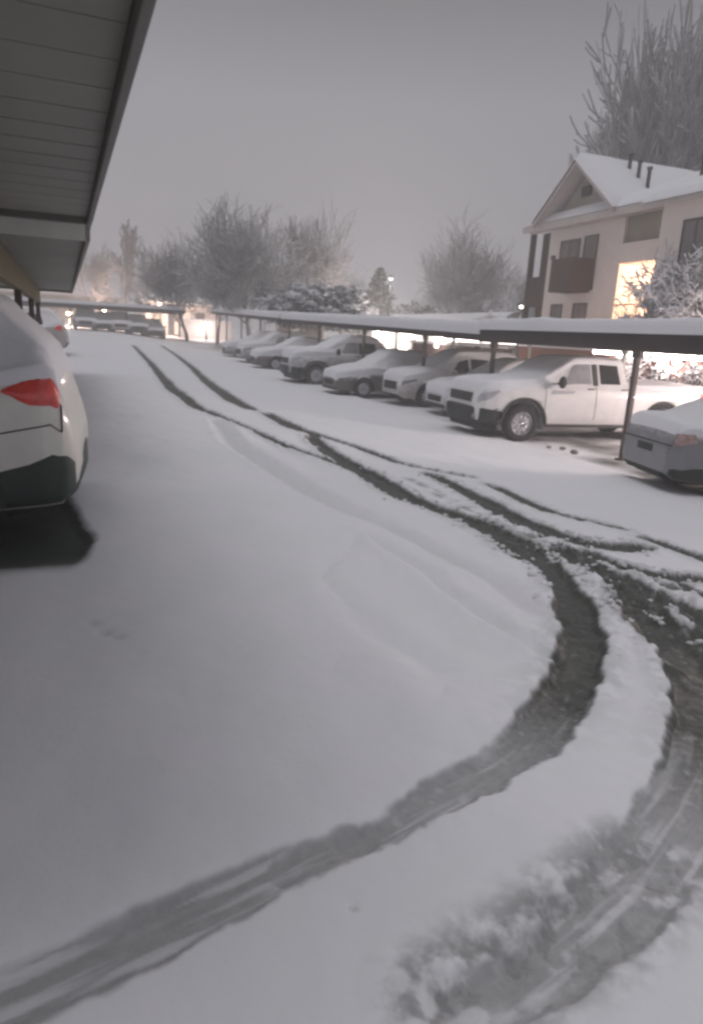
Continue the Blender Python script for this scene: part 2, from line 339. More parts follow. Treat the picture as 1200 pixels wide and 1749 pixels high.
t.links.new(mw.outputs[2], mg.inputs[7]); t.links.new(mg.outputs[2], b.inputs['Base Color'])
rr_ = t.nodes.new('ShaderNodeMapRange'); rr_.inputs['To Min'].default_value = .8; rr_.inputs['To Max'].default_value = .62; t.links.new(at_n.outputs['Fac'], rr_.inputs['Value']); t.links.new(rr_.outputs[0], b.inputs['Roughness'])
bp = t.nodes.new('ShaderNodeBump'); bp.inputs['Strength'].default_value = .18; bp.inputs['Distance'].default_value = .01; t.links.new(NZ(42, 6, .6), bp.inputs['Height']); t.links.new(bp.outputs[0], b.inputs['Normal'])
b.inputs['Specular IOR Level'].default_value = .3
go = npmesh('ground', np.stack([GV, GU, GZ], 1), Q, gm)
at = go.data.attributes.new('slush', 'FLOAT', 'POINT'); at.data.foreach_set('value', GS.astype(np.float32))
tag(go, 'snow covered parking lot with dark curving tyre ruts', kind='structure')

# ================================================================== CARPORTS
def prism(mb, line0, line1, z0, z1, zb0=None, zb1=None): pass
def bumpy_slab(mb, x0, x1, y0, y1, zf, th, seed=0, nx=14, ny=60, over=.03):
    """snow lying on a roof: rounded edges, uneven top; zf(x, y) is the roof surface"""
    xs = np.concatenate([[x0-over, x0-over, x0-over*.6, x0+.02, x0+.08], np.linspace(x0+.2, x1-.2, nx), [x1-.08, x1-.02, x1+over*.6, x1+over, x1+over]])
    ex = np.concatenate([[0, .45, .8, .94, 1], np.ones(nx), [1, .94, .8, .45, 0]])
    ys = np.concatenate([[y0-over, y0-over, y0-over*.6, y0+.02, y0+.08], np.linspace(y0+.2, y1-.2, ny), [y1-.08, y1-.02, y1+over*.6, y1+over, y1+over]])
    ey = np.concatenate([[0, .45, .8, .94, 1], np.ones(ny), [1, .94, .8, .45, 0]])
    X, Y = np.meshgrid(xs, ys, indexing='ij'); E = np.minimum(ex[:, None], ey[None])
    n = 1+.16*fbm(X*1.5, Y*.9, 3, seed)+.06*fbm(X*6, Y*5, 2, seed+3)
    X = X + (E < .9)*.018*fbm(Y*3, X*3, 3, seed+9)
    Z = zf(X, Y)+.004+th*E*n
    mb.grid(np.stack([X, Y, Z], -1)); return mb
def right_carport(y0, y1, zb0, zb1, x0, x1, posts, label, wt=.30, sn=.27, lights=()):
    root = empty('carport', ((x0+x1)/2, (y0+y1)/2, float(zg((x0+x1)/2, (y0+y1)/2))), label=label, cat='carport', group='open carports along the right row')
    ox, oy, oz = root.location
    zb = lambda y: zb0+(zb1-zb0)*(y-y0)/(y1-y0)
    def hx(xa, xb, ya, yb, da, db):   # box following the slope, da/db above bottom line
        return [(xa-ox, ya-oy, zb(ya)+da-oz), (xb-ox, ya-oy, zb(ya)+da-oz), (xb-ox, yb-oy, zb(yb)+da-oz), (xa-ox, yb-oy, zb(yb)+da-oz),
                (xa-ox, ya-oy, zb(ya)+db-oz), (xb-ox, ya-oy, zb(ya)+db-oz), (xb-ox, yb-oy, zb(yb)+db-oz), (xa-ox, yb-oy, zb(yb)+db-oz)]
    m = MB(); m.hexa(hx(x0, x0+.05, y0, y1, 0, wt)); m.hexa(hx(x1-.05, x1, y0, y1, 0, wt)); m.hexa(hx(x0+.052, x1-.052, y0, y0+.05, 0.003, wt-.003)); m.hexa(hx(x0+.052, x1-.052, y1-.05, y1, 0.003, wt-.003))
    m.build('fascia', fascia_m, root, bevel=.006)
    m = MB(); n = int((y1-y0)/.4)
    for i in range(n):
        a = y0+.06+(y1-y0-.12)*i/n; c = y0+.06+(y1-y0-.12)*(i+1)/n
        m.hexa(hx(x0+.053, x1-.053, a, c-.03, wt-.10, wt-.075)); m.hexa(hx(x0+.053, x1-.053, c-.028, c-.002, wt-.075, wt-.06))
    m.build('roof_panel', soffit_m, root)
    for bx_ in (x0+.35, x1-1.0):
        m = MB(); m.hexa(hx(bx_-.06, bx_+.06, y0+.06, y1-.06, .0, wt-.105)); m.build('beam', post_m, root, bevel=.004)
    m = MB(); bumpy_slab(m, x0-ox, x1-ox, y0-oy, y1-oy, lambda X, Y: zb(Y+oy)+wt-oz+.02*(X+ox-x0), sn, seed=int(y0), ny=int((y1-y0)*4), nx=16)
    m.build('snow_cover', roofsnow_m, root, smooth=True)
    for py in posts:
        for bx_ in (x0+.35, x1-1.0):
            m = MB(); g = float(zg(bx_, py)); m.box((bx_-.045-ox, py-.045-oy, g-.1-oz), (bx_+.045-ox, py+.045-oy, zb(py)+.002-oz))
            m.box((bx_-.09-ox, py-.09-oy, g-.1-oz), (bx_+.09-ox, py+.09-oy, g+.03-oz))
            m.box((bx_-.052-ox, py-.11-oy, zb(py)-.12-oz), (bx_+.052-ox, py-.047-oy, zb(py)+.03-oz)); m.box((bx_-.052-ox, py+.047-oy, zb(py)-.12-oz), (bx_+.052-ox, py+.11-oy, zb(py)+.03-oz))
            m.build('post', post_m if bx_ < x0+1 else endtrim_m, root, bevel=.004)  # rear posts pale: lamplight on brown posts put into their colour
    return root
right_carport(2.0, 15.42, 1.47, 1.485, 9.06, 14.5, [10.3-4.4, 10.3, 15.25], 'nearest snow topped carport with deep brown fascia, over the white pickup')
right_carport(15.55, 36.0, 1.50, 1.93, 9.34, 14.5, [19.7, 24.9, 30.5, 35.6], 'middle snow topped carport, over the snow buried cars behind the white pickup', wt=.17, sn=.33)
right_carport(36.15, 58.0, 1.95, 2.52, 9.22, 14.5, [41.8, 47.5, 53, 57.6], 'farthest carport of the right row, in front of the big bare tree', wt=.18, sn=.31)

YL = R_(1.78)
def left_carport(y0, y1, zb, label, posts, trim):
    root = empty('carport', (.24, 0, 0), YL, label=label, cat='carport', group='open carports along the left row')
    gm0 = mat('gutter_metal', (.15, .14, .125), .5, noise=(3, (.11, .10, .09), .6)); MB().box((-5.6, y0, zb), (-5.55, y1, zb+.22)).build('gutter', gm0, root)
    m = MB(); m.box((-.035, y0, zb-.01), (0, y1, zb+.21)); m.build('gutter', mat('gutter_metal', (.15, .14, .125), .5, noise=(3, (.11, .10, .09), .6)) if trim else soffit_m, root, bevel=.006)
    m = MB(); m.box((-5.548, y1-.05, zb-.005), (-.037, y1, zb+.22)); m.build('end_fascia', MATS['gutter_metal'] if trim else soffit_m, root, bevel=.006)
    m = MB(); m.box((-5.548, y0, zb-.012), (-.037, y0+.05, zb+.22)); m.build('end_fascia', endtrim_m if not trim else fascia_m, root, bevel=.006)
    m = MB(); n = int((y1-y0-.1)/.305)
    for i in range(n):     # ribbed metal deck: broad flat, step, narrow groove
        a = y0+.052+(y1-y0-.104)*i/n; c = y0+.052+(y1-y0-.104)*(i+1)/n
        jz = .004*math.sin(i*12.9); m.box((-5.546, a, zb+.05+jz), (-.038, c-.012, zb+.075+jz)); m.box((-5.546, c-.011, zb+.056), (-.038, c-.001, zb+.09))
    m.build('roof_panel', soffit_m, root)
    for bx_ in (-.85, -4.6):
        m = MB(); m.box((bx_-.06, y0+.06, zb-.30), (bx_+.06, y1-.06, zb+.045)); m.build('beam', tanbeam_m, root, bevel=.01)
        for py in posts:
            m = MB(); m.box((bx_-.05, py-.05, -.05), (bx_+.05, py+.05, zb-.302)); m.box((bx_-.1, py-.1, -.05), (bx_+.1, py+.1, .03)); m.build('post', post_m if bx_ > -2 else tanbeam_m, root, bevel=.005)
    m = MB(); bumpy_slab(m, -5.6, .0, y0, y1, lambda X, Y: zb+.215+0*X, .24, seed=int(y0)+77, ny=int((y1-y0)*4), nx=14, over=.045); m.build('snow_cover', roofsnow_m, root, smooth=True)
left_carport(1.0, 6.36, 2.25, 'large overhead carport roof with ribbed beige underside, at top left', [1.3, 6.0], True)
left_carport(6.70, 20.4, 2.17, 'lower carport roof with a pale end and tan beam, behind the nearest roof', [7.2, 11.6, 16, 20], False)

# far carport across the end of the lot, and the one further left
def far_carport(x0, x1, y0, y1, zb, label, n):
    g = float(zg(2, (y0+y1)/2)); root = empty('carport', ((x0+x1)/2, y0, g), R_(0), label=label, cat='carport', group='far carports at the end of the lot')
    w = (x1-x0)/2; h = zb-g
    m = MB(); m.box((-w, 0, h), (w, .05, h+.26)); m.box((-w, y1-y0-.05, h), (w, y1-y0, h+.26)); m.build('fascia', fascia_m, root)
    m = MB(); m.box((-w, .052, h+.12), (w, y1-y0-.052, h+.16)); m.build('roof_panel', soffit_m, root)
    m = MB(); bumpy_slab(m, -w, w, 0, y1-y0, lambda X, Y: h+.26+0*X, .25, seed=5, ny=20, nx=40); m.build('snow_cover', roofsnow_m, root, smooth=True)
    for i in range(n):
        px_ = -w+.4+(2*w-.8)*i/(n-1)
        m = MB(); m.box((px_-.06, .3, -.05), (px_+.06, .42, h+.12)); m.build('post', post_m, root)
far_carport(-14, 7.2, 58.5, 64, 2.38, 'low far carport crossing the end of the lot over a line of parked cars', 6)

# ================================================================== VEHICLES
# local frame of a vehicle: x from the front bumper (0) to the rear (L), y left/right, z up
NR = 15
def body_grid(P, xs):
    """P: dict of (x, value) tables; returns the half surface grid [x, row, xyz] for y <= 0 (row 0 sill ... row NR-1 centre of the roof)"""
    g = lambda k_: np.interp(xs, [a for a, _ in P[k_]], [b_ for _, b_ in P[k_]])
    zt, zb, zl, wb, wt = g('zt'), g('zb'), g('zl'), g('wb'), g('wt')
    G = np.zeros((len(xs), NR, 3)); G[:, :, 0] = xs[:, None]
    h = zb-zl; gh = np.clip(zt-zb, 0, 9); rd = np.clip(gh*.25, .015, .07)
    yz = [(wb-.07, zl), (wb-.025, zl+.10*h), (wb-.005, zl+.25*h), (wb, zl+.48*h), (wb-.006, zl+.72*h), (wb-.022, zl+.90*h), (wb-.05, zb)]
    s4 = wb-.05; tt = zt-rd
    yz += [(s4+(wt-s4)*.12, zb+(tt-zb)*.10), (s4+(wt-s4)*.5, zb+(tt-zb)*.5), (s4+(wt-s4)*.92, zb+(tt-zb)*.93), (wt-.02, tt+rd*.55), (wt-.09, zt-rd*.1), (wt*.66, zt+.006), (wt*.33, zt+.014), (0*wt, zt+.018)]
    for r, (y, z) in enumerate(yz): G[:, r, 1] = -np.maximum(y, 0); G[:, r, 2] = z
    for xw in P['wheels']:
        Ra = P['ra']; dx = np.abs(xs-xw); m = dx < Ra; zz = P['rw']+np.sqrt(np.clip(Ra**2-dx**2, 0, None))
        for r in range(6): G[m, r, 2] = np.maximum(G[m, r, 2], zz[m]-.0*r)
    return G
def interp_grid(G, xs, x, r):
    x = np.asarray(x, float); r = np.asarray(r, float)
    i = np.clip(np.searchsorted(xs, x)-1, 0, len(xs)-2); a = ((x-xs[i])/(xs[i+1]-xs[i]))[..., None]
    j = np.clip(np.floor(r).astype(int), 0, NR-2); b_ = (r-j)[..., None]
    return (G[i, j]*(1-a)+G[i+1, j]*a)*(1-b_)+(G[i, j+1]*(1-a)+G[i+1, j+1]*a)*b_
class Car:
    def __init__(s, P, root, paint):
        s.P = P; s.root = root; L = P['L']
        ks = sorted(set([a for k_ in ('zt', 'zb', 'zl', 'wb', 'wt') for a, _ in P[k_]]))
        xs = set(np.round(np.linspace(0, L, 70), 4)) | set(np.round(ks, 4))
        for xw in P['wheels']: xs |= set(np.round(xw+P['ra']*np.sin(np.linspace(-math.pi/2, math.pi/2, 23)), 4))
        xs = np.array(sorted(xs)); keep = [0]
        for i in range(1, len(xs)):
            if xs[i]-xs[keep[-1]] > .004: keep.append(i)
        s.xs = xs[keep]; s.G = body_grid(P, s.xs)
        full = np.concatenate([s.G, (s.G*np.array([1, -1, 1]))[:, -2::-1]], 1)
        m = MB(); m.grid(full)
        for idx, fl in ((0, 0), (-1, 1)):       # close the ends
            ring = full[idx]; n = len(ring); V = list(ring); 
            f = [(i, i+1, n-2-i, n-1-i) for i in range(n//2)]
            m.add(V, [tuple(q) if fl else tuple(q[::-1]) for q in f])
        s.body = m.build('body', paint, root, smooth=True)
        w = P['w']; m = MB()
        z1 = min(P['rw']*1.0+.12, .7)
        m.box((.25, -w+.30, P['clear']), (L-.25, w-.30, z1+.05)); m.build('underbody', under_m, root)
        for xw in P['wheels']:
            for sgn in (-1, 1):
                m = MB(); y0_, y1_ = sgn*(w-.30), sgn*(w-.035)
                Pq = []; rr2 = P['ra']-.004
                for y in (y0_, y1_): Pq.append([(xw+rr2*math.cos(a), y, P['rw']+rr2*math.sin(a)) for a in np.linspace(-.25, math.pi+.25, 21)])
                m.grid(np.array(Pq)); n0 = len(m.v); m.v.extend(Pq[0]); m.f.append(tuple(range(n0, n0+21))); m.build('wheel_well', mat('snow_packed_well', (.5, .5, .52), .8, noise=(9, (.2, .2, .2), .7)) if P.get('well') else under_m, root)
    def patch(s, name, m, c, side=-1, off=.006, n=(10, 6), parent=None, th=0, smooth=True):
        """c = four (x, row) corners in order; lies on the body surface"""
        a, b_, cc, d = [np.array(q, float) for q in c]
        U_, V_ = np.meshgrid(np.linspace(0, 1, n[0]), np.linspace(0, 1, n[1]), indexing='ij')
        q = (a*(1-U_[..., None])+b_*U_[..., None])*(1-V_[..., None])+(d*(1-U_[..., None])+cc*U_[..., None])*V_[..., None]
        Pp = interp_grid(s.G, s.xs, q[..., 0], q[..., 1])
        e1 = interp_grid(s.G, s.xs, q[..., 0]+.02, q[..., 1])-interp_grid(s.G, s.xs, q[..., 0]-.02, q[..., 1])
        e2 = interp_grid(s.G, s.xs, q[..., 0], np.minimum(q[..., 1]+.15, NR-1.001))-interp_grid(s.G, s.xs, q[..., 0], q[..., 1]-.15)
        N = np.cross(e1, e2); N /= np.linalg.norm(N, axis=-1, keepdims=True)+1e-9
        ref = Pp-np.array([s.P['L']/2, 0, .8]); N *= np.sign((N*ref*np.array([.3, 1, 1])).sum(-1, keepdims=True))
        Pp = Pp+N*off
        if side > 0: Pp = Pp*np.array([1, -1, 1])
        mb = MB()
        if th:
            inner = Pp-N*np.array([1, -1 if side > 0 else 1, 1])*th
            mb.grid(Pp); rim = np.concatenate([Pp[:, 0], Pp[-1, 1:], Pp[::-1, -1][1:], Pp[0, ::-1][1:]]); rim2 = np.concatenate([inner[:, 0], inner[-1, 1:], inner[::-1, -1][1:], inner[0, ::-1][1:]])
            mb.grid(np.stack([rim, rim2]))
        else: mb.grid(Pp)
        return mb.build(name, m, parent or s.root, smooth=smooth)
    def shape(s, name, m, spans, side=-1, off=.015, nx=26, nr=9):
        """a lens with curved outline: spans = (x, lowest row, highest row)"""
        q = np.array(spans); X = np.linspace(q[0, 0], q[-1, 0], nx); lo = np.interp(X, q[:, 0], q[:, 1]); hi = np.interp(X, q[:, 0], q[:, 2])
        T_ = np.linspace(0, 1, nr); Rw = lo[:, None]*(1-T_)+hi[:, None]*T_; Xg = np.repeat(X[:, None], nr, 1)
        e = lambda a, b_: interp_grid(s.G, s.xs, a, b_); Pp = e(Xg, Rw); N = np.cross(e(Xg+.02, Rw)-e(Xg-.02, Rw), e(Xg, Rw+.15)-e(Xg, Rw-.15)); N /= np.linalg.norm(N, axis=-1, keepdims=True)+1e-9
        N *= np.sign((N*(Pp-np.array([s.P['L']/2, 0, .8]))*np.array([.3, 1, 1])).sum(-1, keepdims=True))
        ed = np.minimum(np.minimum(T_, 1-T_)[None]*4, np.minimum(np.arange(nx), nx-1-np.arange(nx))[:, None]/3.); ed = np.sqrt(np.clip(ed, 0, 1))
        Pp = Pp+N*(off*ed-.004)[..., None]
        if side > 0: Pp = Pp*np.array([1, -1, 1])
        return MB().grid(Pp).build(name, m, s.root, smooth=True)
    def both(s, name, m, c, **k_):
        return [s.patch(name, m, c, side=-1, **k_), s.patch(name, m, c, side=1, **k_)]
    def wheels(s, rim=rim_m, spokes=5, snowed=False):
        P = s.P; rw = P['rw']; w = P['w']
        for xw in P['wheels']:
            for sgn in (-1, 1):
                wr = empty('wheel', (xw, sgn*(w-.15), rw)); wr.parent = s.root
                m = MB(); tw = .115; m.lathe([(rw*.62, -tw*.8), (rw*.66, -tw), (rw*.93, -tw), (rw, -tw*.7), (rw, tw*.7), (rw*.93, tw), (rw*.66, tw), (rw*.62, tw*.8)], n=36); m.build('tyre', tyre_m, wr, smooth=True)
                m = MB(); o_ = sgn*tw*.72
                m.lathe([(rw*.63, -sgn*.08), (rw*.63, sgn*tw*.9), (rw*.585, sgn*tw*.92), (rw*.57, o_*.6), (rw*.57, -sgn*.02), (0.001, -sgn*.02)], n=36)
                for q in range(spokes):
                    a = 2*math.pi*q/spokes+.3; ca, sa = math.cos(a), math.sin(a)
                    for dd in (-.5, .5):
                        p0 = np.array([ca*rw*.10-sa*dd*.05, o_*1.0, sa*rw*.10+ca*dd*.05]); p1 = np.array([ca*rw*.58-sa*dd*.13, o_*.95, sa*rw*.58+ca*dd*.13])
                        m.tube(p0, p1, .020, .017, n=6)
                m.lathe([(0.001, o_*1.18), (rw*.12, o_*1.15), (rw*.17, o_*.9), (rw*.17, 0)], n=18)
                m.build('rim', rim, wr, smooth=True)
                if snowed:
                    m = MB(); m.lathe([(0.001, o_*.9), (rw*.35, o_*.88), (rw*.56, o_*.75), (rw*.565, 0)], n=24); m.build('snow_on_rim', snow_m, wr, smooth=True)
    def snow(s, T=.09, lo=.35, hi=.8, seed=0, x0=-1, x1=99, m=None, rows=0):
        """fresh snow on every part of the body that faces up"""
        nx = int(s.P['L']/.05); X = np.linspace(s.xs[0]+.002, s.xs[-1]-.002, nx); Rw = np.linspace(4.5, NR-1.001, 30)
        Xg, Rg = np.meshgrid(X, Rw, indexing='ij'); Pp = interp_grid(s.G, s.xs, Xg, Rg)
        Pp = np.concatenate([Pp, (Pp*np.array([1, -1, 1]))[:, ::-1]], 1)
        e1 = np.gradient(Pp, axis=0); e2 = np.gradient(Pp, axis=1); N = np.cross(e2, e1); N /= np.linalg.norm(N, axis=-1, keepdims=True)+1e-9
        N *= np.where(N[..., 2:3] < 0, -1, 1)
        for _ in range(2):
            N[1:-1, 1:-1] = (N[1:-1, 1:-1]*2+N[:-2, 1:-1]+N[2:, 1:-1]+N[1:-1, :-2]+N[1:-1, 2:])/6
        N /= np.linalg.norm(N, axis=-1, keepdims=True)+1e-9
        q = S((N[..., 2]-lo)/(hi-lo)); n = 1+.22*fbm(Pp[..., 0]*2.2, Pp[..., 1]*2.2, 3, seed)+.12*fbm(Pp[..., 0]*9, Pp[..., 1]*9, 2, seed+4)
        q = q*((Pp[..., 0] > x0) & (Pp[..., 0] < x1)); edge = np.minimum(1, np.minimum(Pp[..., 0]-s.xs[0], s.xs[-1]-Pp[..., 0])/.07+.25)
        t_ = T*q*n*edge-.012*(1-q)
        V = Pp+N*t_[..., None]*.45; V[..., 2] += t_*.65
        mb = MB(); mb.grid(V[:, ::-1]); return mb.build('snow_cover', m or snow_m, s.root, smooth=True)
def mirror_pair(c, x, z, w, m, size=(.10, .22, .17)):
    for sg in (-1, 1):
        mb = MB(); a, b_, h = size; y0, y1 = sg*(w-.06), sg*(w+.02); 
        mb.tube((x+.03, sg*(w-.12), z), (x+.03, sg*(w+.06), z+.02), .025, n=8)
        mb.sphere((x+.02, sg*(w+.05+b_/2), z+.05), b_/2, n=14, m=10, sz=h/b_)
        mb.build('side_mirror', m, c.root, smooth=True)
def vehicle(name, loc, rz, **kw): return empty(name, loc, rz, **kw)

def truck_profile(L=5.75, w=1.0):
    return dict(L=L, w=w, rw=.40, ra=.53, clear=.36, wheels=(1.02, 4.60),
        zt=[(0,.88),(.03,1.0),(.08,1.12),(.16,1.18),(.5,1.23),(1.0,1.26),(1.42,1.29),(1.50,1.33),(1.95,1.59),(2.22,1.735),(2.34,1.765),(2.9,1.775),(3.45,1.76),(3.56,1.735),(3.66,1.27),(3.70,1.23),(5.62,1.24),(5.68,1.23),(L,1.16)],
        zb=[(0,.84),(.08,1.02),(.5,1.10),(1.4,1.16),(1.5,1.19),(3.6,1.20),(3.68,1.18),(5.68,1.19),(L,1.10)],
        zl=[(0,.46),(.12,.42),(.5,.42),(1.5,.40),(3.68,.40),(4.0,.44),(5.3,.48),(L,.50)],
        wb=[(0,.70),(.05,.80),(.16,.90),(.4,.965),(.7,.99),(1.5,w),(5.2,w),(5.7,.985),(L,.96)],
        wt=[(0,.60),(.2,.74),(.5,.80),(1.45,.86),(1.6,.84),(2.2,.76),(3.5,.74),(3.62,.76),(3.70,.93),(5.7,.93),(L,.90)])
def build_truck(root, paint, snow_T=.08, old=False):
    P = truck_profile(); P['well'] = 1; c = Car(P, root, paint); c.wheels(spokes=5, snowed=True)
    # windows: side glass rows 7..9.6, windscreen rows 10..14
    for nm, cc in (('side_window', [(1.93, 7.15), (2.66, 7.15), (2.66, 9.4), (2.26, 9.4)]), ('side_window', [(2.90, 7.2), (3.42, 7.2), (3.38, 9.4), (2.90, 9.4)])):
        for sg, o in zip((-1, 1), c.both(nm, frost_m if cc[0][0] < 2 else glass_m, cc, n=(12, 10))): pass
    c.both('window_trim', clad_m, [(2.70, 7.0), (2.84, 7.0), (2.84, 9.5), (2.70, 9.5)], n=(4, 8), off=.004)
    for sg in (-1, 1): c.patch('windshield', frost_m, [(1.53, 10.2), (1.53, 13.99), (2.17, 13.99), (2.17, 10.2)], side=sg, n=(10, 10))
    for sg in (-1, 1):
        c.patch('door_seam', clad_m, [(1.50, 2.2), (1.515, 2.2), (1.515, 6.9), (1.50, 6.9)], side=sg, n=(2, 14), off=.003)
        c.patch('door_seam', clad_m, [(2.77, 1.2), (2.785, 1.2), (2.785, 6.9), (2.77, 6.9)], side=sg, n=(2, 14), off=.003)
        c.patch('bed_seam', clad_m, [(3.675, .5), (3.705, .5), (3.705, 6.3), (3.675, 6.3)], side=sg, n=(2, 16), off=.004)
        for hx_ in (2.55, 3.42): c.patch('door_handle', chrome_m if False else clad_m, [(hx_, 5.55), (hx_+.17, 5.55), (hx_+.17, 5.8), (hx_, 5.8)], side=sg, n=(6, 4), off=.03, th=.026)
        # arch lips
        for xw in P['wheels']:
            a = np.linspace(.02, math.pi-.02, 30); ro_, ri_ = .565, .515; z0_ = P['rw']
            outer = np.array([(xw+ro_*math.cos(t_), sg*(.998 if .7 < xw+ro_*math.cos(t_) < 5.2 else .985), z0_+ro_*math.sin(t_)) for t_ in a]); inner = np.array([(xw+ri_*math.cos(t_), sg*.985, z0_+ri_*math.sin(t_)) for t_ in a])
            out2 = outer+np.array([0, sg*.022, 0]); in2 = inner+np.array([0, sg*.03, 0]); in3 = inner-np.array([0, sg*.05, 0])
            m = MB(); m.grid(np.stack([outer, out2, in2, in3])); m.build('wheel_arch_trim', clad_m, root, smooth=True)
        c.shape('headlight', mat('snowy_headlamp', (.52, .52, .55), .5, noise=(16, (.22, .22, .24), .8)), [(.02, 4.2, 6.0), (.10, 3.9, 6.2), (.22, 4.1, 6.2), (.36, 4.9, 6.3), (.46, 5.6, 6.3)], side=sg, off=.016)
        c.patch('tail_light', redlamp_m, [(5.62, 3.6), (5.74, 3.6), (5.74, 6.2), (5.62, 6.2)], side=sg, n=(6, 8), off=.012)
        m = MB(); m.box((1.55, sg*.90-.05, .33), (4.0, sg*.90+.05, .38)); m.build('running_board', clad_m, root, bevel=.01)
    # nose: grille, bumper, lower valance
    m = MB(); m.box((-.03, -.52, .80), (.05, .52, 1.0)); m.build('grille', clad_m, root, bevel=.03)
    for sg in (-1, 1): c.patch('lower_fender', clad_m, [(.06, .0), (.50, .0), (.50, 2.4), (.06, 3.0)], side=sg, n=(12, 8), off=.012)
    def bumper(x0, sgn_):
        rows = []
        for z, dx in ((.36, .05), (.38, -.04), (.50, -.10), (.66, -.11), (.71, -.07), (.725, .02)):
            r = []
            for y in np.linspace(-.97, .97, 25):
                r.append((x0+sgn_*(dx+.42*abs(y/.97)**5+.05*(y/.97)**2), y, z))
            rows.append(r)
        m = MB(); m.grid(np.array(rows)); return m
    bo = bumper(0, 1).build('bumper', clad_m, root, smooth=True)
    so = bo.modifiers.new('solid', 'SOLIDIFY'); so.thickness = .03
    for sg in (-1, 1):
        m = MB(); m.lathe([(.001, -.02), (.05, -.02), (.055, .02)], n=16); o = m.build('fog_light', headlamp_m, bo, smooth=True); o.location = (-.02, sg*.68, .52); o.rotation_euler = (0, 0, -math.pi/2)
    bo2 = bumper(P['L'], -1).build('bumper', chrome_m, root, smooth=True); so = bo2.modifiers.new('solid', 'SOLIDIFY'); so.thickness = .03
    m = MB(); m.box((.15, -.80, .22), (.55, .80, .37)); m.build('air_dam', clad_m, root, bevel=.03)
    mirror_pair(c, 1.78, 1.26, .98, clad_m, (.1, .17, .26))
    c.snow(snow_T, .30, .8, seed=int(abs(root.location.x*7)))
    # snow lump heaped in the bed
    xb = np.linspace(3.74, 5.66, 30); yb = np.linspace(-.92, .92, 20); X, Y = np.meshgrid(xb, yb, indexing='ij')
    E_ = np.minimum(1, np.minimum(np.minimum(X-3.74, 5.66-X)/.25, (.92-abs(Y))/.18)); Z = 1.22+.14*S(E_)*(1+.2*fbm(X*2, Y*2, 3, 9))
    m = MB(); m.grid(np.stack([X, Y, Z], -1)); m.build('bed_snow', snow_m, root, smooth=True)
    return c
def sedan_profile(L=4.7, w=.91, h=1.45, trunk=1.06, hood=.93):
    return dict(L=L, w=w, rw=.325, ra=.385, clear=.2, wheels=(.92, L-1.02),
        zt=[(0,.60),(.03,.68),(.1,.74),(.3,.80),(.7,hood-.06),(1.15,hood),(1.25,hood+.03),(1.7,h-.22),(2.0,h-.05),(2.3,h),(2.9,h),(3.3,h-.07),(3.75,trunk+.14),(3.98,trunk+.03),(4.1,trunk),(L-.2,trunk-.02),(L-.08,trunk-.06),(L-.02,.82),(L,.70)],
        zb=[(0,.56),(.1,.68),(.7,.80),(1.2,.86),(3.9,.93),(L-.3,.95),(L-.08,.93),(L,.66)],
        zl=[(0,.32),(.12,.24),(.5,.22),(3.9,.24),(L-.1,.28),(L,.36)],
        wb=[(0,.60),(.05,.70),(.18,.80),(.45,.875),(.9,w),(3.7,w),(L-.5,.89),(L-.15,.81),(L-.04,.71),(L,.60)],
        wt=[(0,.50),(.3,.66),(1.2,.76),(1.35,.73),(2.0,.60),(3.0,.60),(3.9,.70),(L-.3,.70),(L,.62)])
def build_sedan(root, paint, T=.10, frosted=True, windows='frost', lo=.32, prof=None, plate=True):
    P = prof or sedan_profile(); c = Car(P, root, paint); c.wheels(snowed=frosted); L = P['L']
    gm_ = frost_m if windows == 'frost' else glass_m
    for a, b_, t0, t1 in ((1.55, 2.28, 1.98, 2.26), (2.36, 3.05, 2.36, 2.98), (3.12, 3.62, 3.08, 3.30)):
        c.both('side_window', gm_, [(a, 7.1), (b_, 7.1), (t1, 9.3), (t0, 9.3)], n=(10, 8))
    for sg in (-1, 1):
        c.patch('windshield', gm_, [(1.28, 10.2), (1.28, 13.99), (1.98, 13.99), (1.98, 10.2)], side=sg, n=(10, 8))
        c.patch('rear_window', gm_, [(3.32, 10.2), (3.32, 13.99), (3.86, 13.99), (3.86, 10.2)], side=sg, n=(10, 8))
        c.patch('headlight', headlamp_m, [(.05, 4.3), (.50, 4.8), (.44, 6.2), (.08, 6.3)], side=sg, n=(12, 6), off=.010)
        c.patch('tail_light', redlamp_m, [(L-.30, 4.6), (L-.05, 4.2), (L-.06, 6.3), (L-.26, 6.1)], side=sg, n=(10, 6), off=.012)
        c.patch('door_seam', under_m, [(2.31, 1), (2.32, 1), (2.32, 6.8), (2.31, 6.8)], side=sg, n=(2, 12), off=.003)
        for hx_ in (2.12, 3.0): c.patch('door_handle', chrome_m, [(hx_, 5.3), (hx_+.15, 5.3), (hx_+.15, 5.6), (hx_, 5.6)], side=sg, n=(5, 3), off=.028, th=.024)
    m = MB(); m.box((-.02, -.42, .40), (.05, .42, .56)); m.build('grille', under_m, root, bevel=.015)
    for b0, b1 in (((-.02, -.60, .24), (.12, .60, .36)), ((L-.14, -.5, .28), (L-.004, .5, .42))): MB().box(b0, b1).build('bumper_trim', clad_m, root, bevel=.03)
    MB().box((L-.03, -.22, .60), (L+.004, .22, .72)).build('number_plate', clad_m, root, bevel=.01); MB().box((L-.03, -.66, .755), (L-.001, .66, .77)).build('bumper_seam', under_m, root)
    mirror_pair(c, 1.62, .93, P['w']-.04, paint, (.08, .16, .12))
    c.snow(T, lo, .75, seed=int(abs(root.location.y*5)))
    return c
